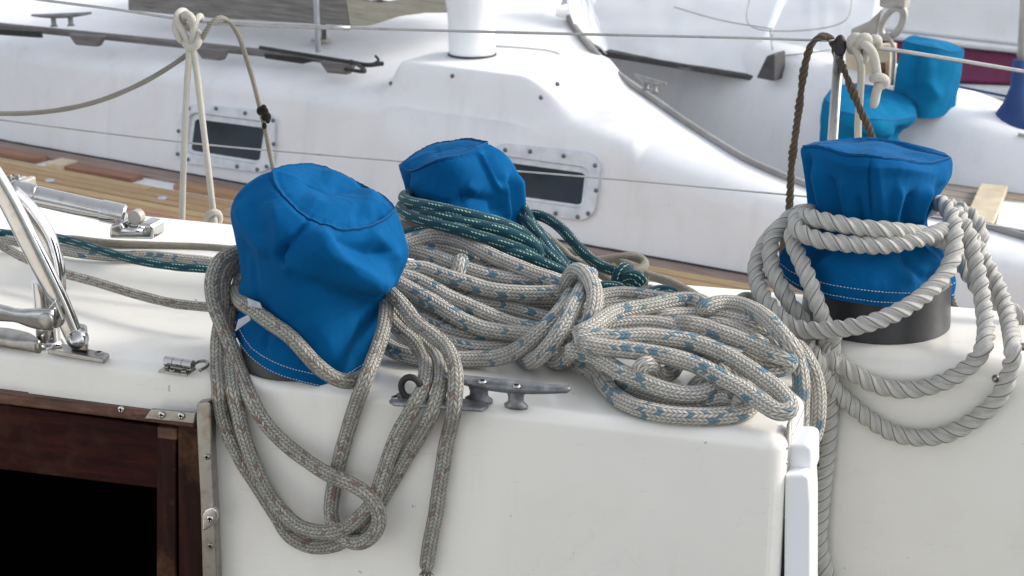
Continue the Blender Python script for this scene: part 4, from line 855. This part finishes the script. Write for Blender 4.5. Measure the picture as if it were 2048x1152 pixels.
# ---- stanchion and lifelines (parts of the near boat)
st = empty('stanchion', PY(1655, 560, YL)); st.parent = near; st.location = tuple(ORG[st] - ORG[near])
MB().tube([PY(1640, 620, YL), PY(1678, 100, YL)], [.0078, .0065], 20).build('tube', M['steel'], st)
MB().sphere(PY(1680, 92, YL - .002), .0085, (1, 1, 1.75), 14).build('cap', M['rubber'], st)
for nm, L_, r_ in (('lifeline', [(-60, -22), (85, 0), (240, 20), (350, 37), (430, 46), (700, 56), (1150, 68), (1500, 76), (1680, 82)], .0018), ('lifeline', [(1680, 86), (1760, 96), (1900, 118), (2048, 143), (2110, 153)], .0028),
                   ('lifeline', [(-60, 232), (0, 240), (360, 284), (800, 323), (1200, 356), (1600, 392), (1660, 398)], .0013), ('lifeline', [(1660, 398), (1860, 432), (1960, 446), (2048, 461), (2100, 470)], .0011)):
    MB().tube(crv(yy([(a, b_, YL + .003) for a, b_ in L_]), .02), r_, 10).build(nm, M['wire'], near)
MB().tube(crv(yy([(415, 46, YL), (600, 53, YL), (700, 56, YL)]), .02), .0030, 10).build('lifeline_sleeve', M['wire'], near)

# ================================================================== FAR SAILBOAT
far = empty('sailboat', GP(2, .5, 0) * np.array([1, 1, 0]), 'white sailboat moored behind, with portlights, teak side deck and grey handrail', 'sailboat')
def gs(p): return float(np.dot(p - G0, GA)), float(-np.dot(p - G0, GN)), float(p[2] - ZF)
trimpx = [(1139, 38, .43), (1159, 68, .425), (1193, 109, .415), (1244, 157, .40), (1313, 205, .36), (1380, 252, .325), (1440, 290, .295), (1502, 326, .27), (1604, 369, .24), (1700, 398, .22), (1800, 422, .205), (1960, 452, .19), (2060, 480, .18), (2200, 515, .17)]
trim3 = [gs(PZ(x, y, ZF + h)) for x, y, h in trimpx]
def sect(s, dt, ht, n=70):
    k = min(1, ht / .42); p0 = (-.0, -.06); p1 = (.040 * k, .285 * k); c = (.046 * k + .012, min(ht * .95, .385)); e = (dt, ht); out = [p0, (0, 0), (.013 * k, .095 * k), (.027 * k, .19 * k)]
    wq = 2.6 if dt > .3 else 1.3
    for t in np.linspace(0, 1, n): b0, b1, b2 = (1 - t) ** 2, 2 * t * (1 - t) * wq, t * t; W_ = b0 + b1 + b2; out.append(((b0 * p1[0] + b1 * c[0] + b2 * e[0]) / W_, (b0 * p1[1] + b1 * c[1] + b2 * e[1]) / W_))
    return out
VL, VR = gs(SF(748, 205))[0], gs(SF(1150, 232))[0]; VT0, VT1 = gs(PZ(812, 122, ZF + .448))[0], gs(PZ(1085, 138, ZF + .448))[0]; print('V', VL, VT0, VT1, VR)
V = []; secs = []
for s in np.linspace(-1.6, trim3[0][0] - .03, 130): secs.append((s, 1.5 if s < trim3[0][0] - .3 else 1.5 + (trim3[0][1] - 1.5) * sm((s - trim3[0][0] + .3) / .27), .455 - .025 * sm((s - trim3[0][0] + .5) / .5)))
t3 = crv(np.array(trim3), .018, 20)
secs += [tuple(q) for q in t3]
# widen station spacing where the trim turns steeply: sections ordered by s
secs2 = [secs[0]]
for q in secs[1:]:
    if q[0] > secs2[-1][0] + .003: secs2.append(q)
for (s, d, h) in secs2:
    for (dd, hh_) in sect(s, d, h):
        bb = 0
        ws = sm((s - VL) / (VT0 - VL)) * sm((VR - s) / (VR - VT1)) * (1 - sm((dd - .42) / .3))       # moulded plinth under the vent
        hf = .325 + .125 * sm((dd - .040) / .062)
        if dd > .036: hh_ = hh_ + ws * max(0, hf - hh_)
        V.append(GP(s, dd - bb, hh_))
nS = 74; F = [[i * nS + k, (i + 1) * nS + k, (i + 1) * nS + k + 1, i * nS + k + 1] for i in range(len(secs2) - 1) for k in range(nS - 1)]
cab = mk('cabin', V, F, M['gelfar'], far)
so_ = cab.modifiers.new('s', 'SOLIDIFY'); so_.thickness = .012; so_.offset = -1
tp = [GP(s, d - .006, h + .008) for s, d, h in t3]
flat(tp, .009, .008, ZZ, 12).build('coaming_cap', M['capgrey'], far)
# cockpit: seat planks, far coaming
def g_at(px, py, h): return gs(PZ(px, py, ZF + h))
cs0, cs1 = 1.5, 5.2; dC = .80
prof = [(dC - .16, -.1), (dC - .08, .14), (dC + .01, .29), (dC + .035, .325), (dC + .07, .345), (dC + .12, .35), (dC + .30, .352), (dC + .34, .3), (dC + .36, -.2)]
V = []; ss = np.linspace(cs0, cs1, 30)
for s in ss:
    k = .09 * (1 - sm((s - 2.4) / .9)) - .07 * sm((s - 2.8) / .7)
    for d, h in prof: V.append(GP(s, d + .35 * (1 - sm((s - 1.9) / .9)), h + (k if h > .2 else 0)))
n = len(prof); mk('cockpit_side', V, [[i * n + k, (i + 1) * n + k, (i + 1) * n + k + 1, i * n + k + 1] for i in range(29) for k in range(n - 1)], M['gelfar'], far)
MB().prism([GP(1.6, .1, .02), GP(5.2, .02, .02), GP(5.2, 1.3, .02), GP(1.6, 1.3, .02)], -ZZ * .02).build('cockpit_floor', M['gelfar'], far, smooth=False)
for k in range(9):
    MB().box(GP(4.0, .25 + k * .062, .135), (GA, GN, ZZ), (2.4, .056, .02)).build('seat_plank', M['seatplank'], far, smooth=False)
MB().box(GP(4.0, .49, .11), (GA, GN, ZZ), (2.4, .6, .02)).build('seat_base', M['caulk'], far, smooth=False)
bx_a, bx_b = PZ(1985, 388, ZF + .15), PZ(1948, 475, ZF + .15); dv_ = (bx_b - bx_a); lv = np.linalg.norm(dv_); dv_ /= lv
MB().box((bx_a + bx_b) / 2 + ZZ * .01, (dv_, np.cross(ZZ, dv_), ZZ), (lv * 1.15, .075, .02)).build('cross_board', M['pale'], far, bevel=.003)
MB().prism([PZ(2005, 405, ZF + .15), PZ(2120, 415, ZF + .15), PZ(2120, 470, ZF + .15), PZ(1990, 455, ZF + .15)], ZZ * .004).build('seat_hatch', M['gelfar'], far, bevel=.001)
# black edge and toe line on far coaming top
MB().tube(crv([GP(s, dC + .05, .34 + .09 * (1 - sm((s - 2.4) / .9)) - .07 * sm((s - 2.8) / .7)) for s in np.linspace(3.3, 5.2, 8)]), .005, 8).build('edge_strip', M['seamgrey'], far)
# side deck and planks
MB().box(GP(2, -.36, -.02), (GA, GN, ZZ), (8, .80, .03)).build('side_deck', M['caulk'], far, smooth=False)
MB().box(GP(2, -.42, -.55), (GA, GN, ZZ), (8, .60, 1.05)).build('hull', M['gelfar'], far, smooth=False)
MB().box(GP(2, .9, -.35), (GA, GN, ZZ), (8, 1.7, .5)).build('hull', M['gelfar'], far, smooth=False)
def plank(s0, s1, d, wd, z, mt, th=.02, nm='deck_plank'):
    return MB().box(GP((s0 + s1) / 2, -d, z), (GA, GN, ZZ), (s1 - s0, wd, th)).build(nm, M[mt], far, bevel=.002)
plank(-1.8, 1.65, .048, .085, .004, 'margin', nm='margin_plank'); plank(1.66, 5, .035, .056, .004, 'margin', nm='margin_plank'); plank(1.66, 5, .090, .0415, .0045, 'tan3'); plank(1.66, 5, .138, .0415, .004, 'tan0')
MB().tube(crv([GP(s, -.003, .014 + .002 * noise.noise(Vector((s * 30, 0, 0)))) for s in np.linspace(-1.8, 5, 140)], .02), .005, 6).build('sealant_bead', M['rubber'], far)
MB().box(GP(-.2, -.125, .0), (GA, GN, ZZ), (3.6, .07, .012)).build('white_subdeck', M['gelfar'], far, smooth=False)
plank(-1.7, -.2, .105, .03, .012, 'brown'); plank(.0, .34, .125, .055, .014, 'brown'); plank(.48, .78, .135, .06, .012, 'brown'); plank(.95, 1.62, .12, .06, .012, 'tan1')
for s_ in (.30, .87): 
    MB().box(GP(s_ - .42, -.14, .014), (GA, GN, ZZ), (.075, .075, .028)).build('wood_block', M['pale'], far, bevel=.003)
seq = ['tan3', 'tan0', 'tan0', 'tan3', 'tan1', 'tan2', 'tan1', 'tan2', 'tan2', 'tan1', 'tan2']
for k, t in enumerate(seq):
    d = .195 + k * .048
    cuts = [-1.8, 5.0]
    if k < 6: cuts = [-1.8, .9 + .35 * k, 5.0]
    for a0, a1 in zip(cuts[:-1], cuts[1:]): plank(a0 + .003, a1 - .003, d, .0415, .003 + .0008 * (k % 3), t if a0 < 0 else seq[(k + 2) % 11])
for px, py in ((100, 362), (325, 397), (1290, 505)): MB().lathe(PZ(px, py, ZF + .014), ZZ, [(0, .016), (.004, .014), (.004, .001)], 16).build('deck_plug', M['frame'], far)
# portlights
def bil(q, u, v): return (q[0] * (1 - u) + q[1] * u) * (1 - v) + (q[3] * (1 - u) + q[2] * u) * v
def rrect(q, r_u, r_v, off, n=8):
    P = []
    for cx, cy, a0 in ((1 - r_u, r_v, -90), (1 - r_u, 1 - r_v, 0), (r_u, 1 - r_v, 90), (r_u, r_v, 180)):
        for k in range(n + 1): a = R(a0 + 90 * k / n); P.append(bil(q, cx + r_u * math.cos(a), cy + r_v * math.sin(a)) + GS * off)
    return P
def portlight(outer, inner, bolts, label):
    qo = [SF(x, y) for x, y in outer]; qi = [SF(x, y) for x, y in inner]
    c = sum(qo) / 4; pl = empty('portlight', c); pl.parent = far; pl.location = tuple(c - ORG[far]); pl['label'] = label
    Po = rrect(qo, .16, .26, .012); Pi = rrect(qi, .09, .16, .012); Pe = rrect(qi, .09, .16, .004); Pb = rrect(qo, .16, .26, -.03); n = len(Po)
    Pi2 = rrect([bil(qi, .02, .03), bil(qi, .98, .03), bil(qi, .98, .97), bil(qi, .02, .97)], .09, .15, .0)
    V = Pb + Po + Pi + Pi2; F = []
    for a0 in (0, n, 2 * n): F += [[a0 + k, a0 + (k + 1) % n, a0 + n + (k + 1) % n, a0 + n + k] for k in range(n)]
    mk('frame', V, F, M['frame'], pl, bevel=.002)
    q2 = [bil(qi, .015, .02), bil(qi, .985, .02), bil(qi, .985, .98), bil(qi, .015, .98)]
    q3 = [bil(qi, .06, .15), bil(qi, .95, .15), bil(qi, .95, .92), bil(qi, .06, .92)]
    A_ = rrect(q2, .08, .15, .0135); A2 = rrect(q2, .08, .15, -.01); Bq = rrect(q3, .06, .1, .0135); V = A2 + A_ + Bq; F = []
    V = [v - GS * .011 for v in V]
    for a0 in (0, n): F += [[a0 + k, a0 + (k + 1) % n, a0 + n + (k + 1) % n, a0 + n + k] for k in range(n)]
    mk('sash', V, F, M['frame'], pl, smooth=False)
    MB().prism(rrect(q2, .07, .12, .001), -GS * .004).build('gasket', M['rubber'], pl, smooth=False)
    MB().prism(rrect(q3, .06, .1, .0016), GS * .001).build('pane', M['glass'], pl, smooth=False)
    for x, y in bolts: MB().sphere(SF(x, y, .013), .0065, (1, 1, 1), 8).build('bolt', M['fbolt'], pl)
portlight([(368, 205), (556, 224), (550, 348), (352, 324)], [(384, 224), (540, 244), (527, 330), (374, 306)], [(377, 217), (432, 217), (490, 226), (546, 241), (357, 262), (547, 288), (355, 308), (376, 319), (474, 333), (533, 333), (514, 339)], 'leftmost portlight, seen between the hanging cord legs')
portlight([(985, 283), (1207, 308), (1192, 445), (975, 415)], [(1000, 310), (1182, 335), (1172, 418), (990, 392)], [(1060, 303), (1127, 312), (1190, 331), (1192, 381), (1176, 427), (1155, 434), (1111, 427), (1010, 300)], 'portlight half hidden behind the middle blue winch cover')
# handrail with feet on the cabin top
def topd(px, py, guess=.40):
    p = PZ(px, py, ZF + guess); return p
hr = empty('handrail', topd(300, 90)); hr.parent = far; hr.location = tuple(ORG[hr] - ORG[far])
hz = .405
flat([PZ(x, y, ZF + hz) for x, y in [(-80, 42), (0, 52), (120, 64), (300, 82), (500, 103), (640, 118), (690, 132)]], [.012, .012, .012, .012, .013, .012, .010], .010, -GN, 12).build('rail', M['greydk'], hr)
for x, y, wd in ((170, 76, 36), (420, 104, 32), (672, 132, 34)):
    dq = gs(PZ(x, y, ZF + hz))[1] - .012; MB().prism([FD(x - wd, y - 8, dq), FD(x + wd, y - 3, dq), FD(x + wd * .62, y + 18, dq), FD(x - wd * .55, y + 14, dq)], -GN * .026).build('foot', M['greydk'], hr, bevel=.004)
# flat black strips below the rail
for pts in ([(-60, 55), (80, 63), (82, 76), (-60, 66)], [(528, 108), (600, 115), (632, 122), (605, 128), (530, 117)]): dq = gs(PZ(*pts[0], ZF + .41))[1]; MB().prism([FD(x, y, dq) for x, y in pts], -GN * .01).build('under_rail_strip', M['rubber'], far, bevel=.001)
# boat hook
bhk = empty('boat_hook', PZ(700, 128, ZF + .42), 'black boat hook lying at the end of the grey handrail', 'boat hook')
MB().tube([PZ(520, 95, ZF + .44), PZ(700, 124, ZF + .43)], .006, 10).build('pole', M['rubber'], bhk)
MB().tube(crv([PZ(700, 124, ZF + .43), PZ(735, 130, ZF + .43), PZ(766, 127, ZF + .43)]), [.008] * 3 + [.007] * (len(crv([PZ(700, 124, ZF + .43), PZ(735, 130, ZF + .43), PZ(766, 127, ZF + .43)])) - 3), 10).build('spike', M['rubber'], bhk)
MB().tube(crv([PZ(712, 126, ZF + .43), PZ(728, 143, ZF + .43), PZ(690, 138, ZF + .43)], .004), .006, 8).tube(crv([PZ(745, 128, ZF + .43), PZ(757, 121, ZF + .44), PZ(751, 112, ZF + .45)], .004), .004, 8).build('hook', M['rubber'], bhk)
# cleats of the far boat
def farcleat(pc, ux, L, h, parent):
    c = empty('cleat', pc); c.parent = parent; c.location = tuple(ORG[c] - ORG[parent]); ux = ux / np.linalg.norm(ux)
    P = [pc + ux * L * t + ZZ * (h + .006 * abs(t * 2) ** 2) for t in np.linspace(-.5, .5, 13)]
    MB().tube(P, [.003 + .006 * math.sin(math.pi * (i + .5) / 13) for i in range(13)], 10).build('horn', M['cleatgrey'], c)
    for t in (-.14, .14): MB().lathe(pc + ux * L * t, ZZ, [(0, .014), (.006, .009), (h, .009), (h + .003, .012)], 12).build('foot', M['cleatgrey'], c)
farcleat(PZ(125, 52, ZF + .415), PZ(190, 32, ZF + .45) - PZ(62, 37, ZF + .45), .20, .035, far)
farcleat(PZ(1300, 182, ZF + .42), PZ(1352, 184, ZF + .42) - PZ(1255, 154, ZF + .42), .15, .028, far)
# mast vent and its box
def vt(px, py, h): return PZ(px, py, ZF + h)
vc = vt(944, 112, .448)
vb = empty('vent', vc); vb.parent = far; vb.location = tuple(ORG[vb] - ORG[far])
MB().tube(crv([vt(992, 92, .452), vt(1060, 97, .452), vt(1112, 105, .452), vt(1133, 122, .44)]), .0025, 6).build('joint_line', M['seamgrey'], far)
MB().lathe(vc - ZZ * .004, ZZ, [(0, .082), (.006, .082), (.008, .078), (.008, .07)], 40).build('flange', M['frame'], vb)
MB().lathe(vc, ZZ, [(0, .0735), (.010, .0735), (.010, .07)], 40).build('gasket', M['rubber'], vb)
MB().lathe(vc, ZZ, [(0, .0705), (.02, .0705), (.09, .071), (.13, .073), (.17, .080), (.24, .083), (.5, .083), (.52, .07), (.53, .001)], 48).build('pipe', M['white'], vb)
for x, y in ((1082, 195), (1115, 168), (782, 167), (905, 152)): MB().sphere(SF(x, y, -.025 if y < 170 else .0), .007, (1, 1, 1), 8).build('screw', M['fbolt'], vb)
# hatch garage
hgr = empty('hatch_garage', PZ(480, 30, ZF + .47)); hgr.parent = far; hgr.location = tuple(ORG[hgr] - ORG[far])
dG = gs(PZ(300, 24, ZF + .455))[1]
def FG(px, py, o=0): return FD(px, py, dG + o)
MB().prism([FG(254, -40), FG(690, -6), FG(700, 52), (FG(420, 36)), FG(256, 21)], -GN * .05).build('side_board', M['grey'], hgr, bevel=.004)
MB().prism([FG(690, -6), FG(760, 6), FG(820, -4), FG(895, -14), FG(905, 26), FG(850, 26), FG(790, 34), FG(735, 52), FG(700, 52)], -GN * .05).build('end_board', M['endwood'], hgr, bevel=.004)
MB().prism([FG(250, -60, .0), FG(700, -12, .0), FG(740, 4, 0), FG(900, -30, 0), FG(900, -120, 0), FG(250, -160, 0)], -GN * .7).build('hatch_lid', M['white'], hgr, bevel=.01)
stp = empty('rail_post', PZ(640, 92, ZF + .42)); stp.parent = far; stp.location = tuple(ORG[stp] - ORG[far])
MB().tube([PZ(636, 104, ZF + .42), PZ(636, 104, ZF + .42) + ZZ * .5], .009, 12).build('tube', M['frame'], stp)
MB().tube([PZ(648, 78, ZF + .42), PZ(648, 78, ZF + .42) + ZZ * .5], .0085, 12).build('tube', M['steel'], stp)
MB().lathe(PZ(641, 82, ZF + .405), ZZ, [(0, .034), (.006, .032), (.008, .001)], 20).build('base', M['beigemetal'], stp)
# canvas over the boom
dS = .95
sb = empty('furled_sail', FD(1450, 140, dS)); sb.parent = far; sb.location = tuple(ORG[sb] - ORG[far])
def sheet(pts, d, th, name, mat='sail', amp=.012, par=None, nu=40, nv=24, bulge=.04):
    # pts: TL, TR, BR, BL corners in view; a slightly puckered double-sided cloth
    q = [FD(x, y, d + (.30 if i < 2 else 0)) for i, (x, y) in enumerate(pts)]; V = []
    for side in (0, 1):
        for j in range(nv + 1):
            for i in range(nu + 1):
                u, v = i / nu, j / nv; p = bil(q, u, v); s_ = noise.noise(Vector((u * 3 + d * 7, v * 5, side * .01))) * amp + .5 * amp * noise.noise(Vector((u * 9, v * 3, d)))
                e = bulge * (math.sin(math.pi * v) * .6 + .4 * math.sin(math.pi * u)); V.append(p + GN * ((e + s_) if side == 0 else (-e * .3 + s_ - th)))
    n = nu + 1; o_ = (nv + 1) * n; F = [[j * n + i, j * n + i + 1, (j + 1) * n + i + 1, (j + 1) * n + i] for j in range(nv) for i in range(nu)]
    F += [[f_ + o_ for f_ in f[::-1]] for f in F]
    bd = [i for i in range(n)] + [j * n + nu for j in range(1, nv + 1)] + [nv * n + i for i in range(nu - 1, -1, -1)] + [j * n for j in range(nv - 1, 0, -1)]
    F += [[bd[(k + 1) % len(bd)], bd[k], bd[k] + o_, bd[(k + 1) % len(bd)] + o_] for k in range(len(bd))]
    return mk(name, V, F, M[mat], par or sb)
sheet([(1150, -60), (1590, -60), (1512, 158), (1196, 106)], dS, .06, 'sail_bag', bulge=.05)
sheet([(1120, -60), (1180, -60), (1215, 108), (1150, 60)], dS - .02, .03, 'sail_bag', bulge=.01)
sheet([(1560, -60), (1765, -60), (1738, 135), (1545, 112)], dS + .06, .04, 'sail_bag', bulge=.03)
sheet([(1548, 108), (1660, 112), (1660, 192), (1545, 190)], dS + .02, .01, 'sail_flap', bulge=.008)
MB().prism([FD(1192, 99, dS - .02), FD(1514, 153, dS - .02), FD(1516, 164, dS - .02), FD(1200, 113, dS - .02)], -GN * .08).build('boom', M['boomdark'], sb, bevel=.004)
MB().prism([FD(1512, 156, dS - .13), FD(1549, 163, dS - .13), FD(1549, 108, dS - .13), FD(1533, 112, dS - .13)], -GN * .08).build('boom_block', M['boomdark'], sb, bevel=.004)
for L_ in ([(1348, 14), (1440, 40), (1545, 58)], [(1500, -10), (1497, 48), (1550, 62), (1690, 42), (1706, -10)], [(1545, 112), (1600, 108), (1660, 100)], [(1540, 60), (1545, 100)]):
    MB().tube(crv([FD(x, y, dS - .068 + .30 * (1 - (y + 60) / 200)) for x, y in L_], .02), .0022, 6).build('seam', M['seamgrey'], sb)
# boom end fitting
bf = empty('boom_fitting', FD(1780, 60, .85)); bf.parent = far; bf.location = tuple(ORG[bf] - ORG[far])
def ringp(cx, cy, rx, ry, rot, n): return [(cx + rx * math.cos(a) * math.cos(rot) - ry * math.sin(a) * math.sin(rot), cy + rx * math.cos(a) * math.sin(rot) + ry * math.sin(a) * math.cos(rot)) for a in np.linspace(0, 2 * math.pi, n, endpoint=False)]
inn = ringp(1782, 46, 12, 26, .55, 24); out = ringp(1784, 46, 24, 40, .5, 24)
V = [FD(x, y, .84) for x, y in inn + out]; V += [v - GN * .02 for v in V]; n = 24
F = [[k, (k + 1) % n, n + (k + 1) % n, n + k] for k in range(n)] + [[2 * n + (k + 1) % n, 2 * n + k, 3 * n + k, 3 * n + (k + 1) % n] for k in range(n)] + [[n + k, n + (k + 1) % n, 3 * n + (k + 1) % n, 3 * n + k] for k in range(n)] + [[(k + 1) % n, k, 2 * n + k, 2 * n + (k + 1) % n] for k in range(n)]
mk('ring_plate', V, F, M['beigemetal'], bf, bevel=.003)
MB().prism([FD(1762, -60, .84), FD(1815, -60, .84), FD(1808, 22, .84), FD(1757, 14, .84)], -GN * .05).build('end_block', M['beigemetal'], bf, bevel=.005)
MB().prism([FD(1762, 18, .85), FD(1752, 72, .85), FD(1700, 84, .85), (FD(1702, 58, .85)), FD(1738, 42, .85)], -GN * .02).build('bracket_arm', M['beigemetal'], bf, bevel=.004)
MB().tube(crv([FD(1772, 66, .83), FD(1786, 92, .83), FD(1784, 170, .83)], .02), .006, 8).build('shackle_strap', M['beigemetal'], bf)
MB().prism([FD(1690, 95, .9), FD(1780, 90, .9), FD(1778, 175, .9), FD(1688, 172, .9)], -GN * .06).build('wood_chock', M['pale'], bf, bevel=.006)
MB().prism([FD(1757, 125, .895), FD(1774, 125, .895), FD(1772, 160, .895), FD(1757, 160, .895)], GN * .01).build('slot_plate', M['mahogtop'], bf)
# far winch covers
yA = PZ(1740, 300, ZF + .34)[1] - .25
cover('winch_cover', [[(1642, 330), (1680, 350), (1760, 352), (1830, 330)], [(1640, 300), (1680, 318), (1750, 320), (1808, 296)], [(1640, 255), (1690, 275), (1750, 280), (1797, 272)], [(1643, 215), (1690, 238), (1760, 255), (1828, 244)]],
      ([(1648, 198), (1680, 222), (1730, 238), (1790, 241), (1834, 232)], [(1834, 232), (1826, 205), (1795, 185), (1745, 172), (1700, 168), (1665, 178), (1648, 198)]), 5.05,
      'turquoise winch cover on the far boat, low and wide, directly behind the right near cover', 'canvasfar', [([(1800, 250), (1790, 280), (1800, 300)], -.01, 12), ([(1680, 240), (1740, 262), (1800, 262)], .01, 16)], 'turquoise far winch covers', (), 40, 40, .002, 3., dome=.012)
cover('winch_cover', [[(1786, 215), (1820, 232), (1870, 236), (1908, 224)], [(1788, 180), (1830, 195), (1880, 202), (1914, 190)], [(1793, 140), (1830, 150), (1885, 160), (1922, 150)], [(1803, 100), (1840, 112), (1890, 122), (1927, 112)]],
      ([(1806, 82), (1830, 88), (1870, 96), (1905, 104), (1928, 100)], [(1928, 100), (1905, 88), (1860, 77), (1820, 73), (1806, 82)]), 5.2,
      'turquoise winch cover on the far boat, tall one in front of the maroon strip', 'canvasfar', [([(1835, 95), (1830, 140), (1825, 200)], -.012, 10), ([(1860, 110), (1850, 160), (1880, 200)], .01, 14)], 'turquoise far winch covers', (), 40, 40, .002, 7., dome=.008)

# ================================================================== THIRD BOAT
D3 = 3.6
def T3(px, py, o=0): return FD(px, py, D3 + o)
tb3 = empty('motorboat', T3(1900, 150) * np.array([1, 1, 0]), 'white boat in the background with a maroon cloth strip along its side', 'boat')
def band(name, pxs, tops, bots, off, th, mat, bev=.01):
    V = []; n = len(pxs)
    for o_ in (off, off + th):
        V += [T3(x, y, o_) for x, y in zip(pxs, tops)] + [T3(x, y, o_) for x, y in zip(pxs, bots)]
    F = []
    for i in range(n - 1): F += [[i, i + 1, n + i + 1, n + i], [2 * n + i + 1, 2 * n + i, 3 * n + i, 3 * n + i + 1], [i + 1, i, 2 * n + i, 2 * n + i + 1], [n + i, n + i + 1, 3 * n + i + 1, 3 * n + i]]
    F += [[0, n, 3 * n, 2 * n], [n - 1, 2 * n - 1, 4 * n - 1, 3 * n - 1][::-1]]
    return mk(name, V, F, M[mat], tb3, bevel=bev)
band('hull', [-500, 600, 1400, 2600], [-420, -320, -250, -140], [420, 470, 510, 560], .4, .3, 'gelfar')
band('topsides', [1300, 1780, 2048, 2400], [-260, -200, -170, -120], [34, 66, 96, 135], .0, .35, 'gelfar', .03)
band('rubbing_strake', [1300, 1780, 2048, 2400], [30, 64, 94, 133], [50, 80, 108, 150], -.05, .35, 'gelfar', .03)
band('maroon_strip', [1740, 1780, 1900, 2035], [76, 79, 92, 108], [162, 164, 164, 172], .12, .05, 'maroon', .02)
band('lower_hull', [1300, 1780, 2048, 2400], [160, 163, 172, 190], [300, 320, 330, 350], .02, .3, 'gelfar', .03)
MB().tube([T3(1280, 33, -.005), T3(1780, 66, -.005), T3(2400, 137, -.005)], .008, 6).build('seam', M['seamgrey'], tb3)
for x in (960, 1050): MB().tube([T3(x, -40, .3), T3(x + 2, 8, .3)], .02, 8).build('rail_post', M['steel'], tb3)
# navy mast boot and shrouds at the right
nb = empty('rigging_base', FD(2040, 250, 1.35), 'navy cloth boot around the foot of a rigging post at the right edge', 'rigging boot')
P = [FD(x, y, .98) for x, y in ((2042, 255), (2040, 235), (2038, 200), (2040, 150), (2042, 120))]
MB().tube(crv(P, .03), list(np.interp(np.linspace(0, 1, len(crv(P, .03))), [0, .3, .5, 1], [.11, .06, .028, .022])), 16).build('boot', M['navy'], nb)
MB().tube([FD(2042, 130, .98), FD(2052, -60, .98)], .013, 12).build('post', M['beigemetal'], nb)
ln = MB().tube(crv([FD(1890, 168, 1.0), FD(1960, 182, 1.0), FD(2030, 196, 1.0)], .02), .004, 6).build('line', M['navy']); setp(ln, 'thin dark line running to the navy boot beyond the far winch covers', 'line')
ln = MB().tube(crv([PZ(1895, 190, ZF + .29), PZ(1960, 196, ZF + .29), PZ(2030, 205, ZF + .29)], .02), .006, 6).build('line', M['rC']); setp(ln, 'pale yellow line lying on the far deck near the navy boot', 'line')
bpy.context.view_layer.update()
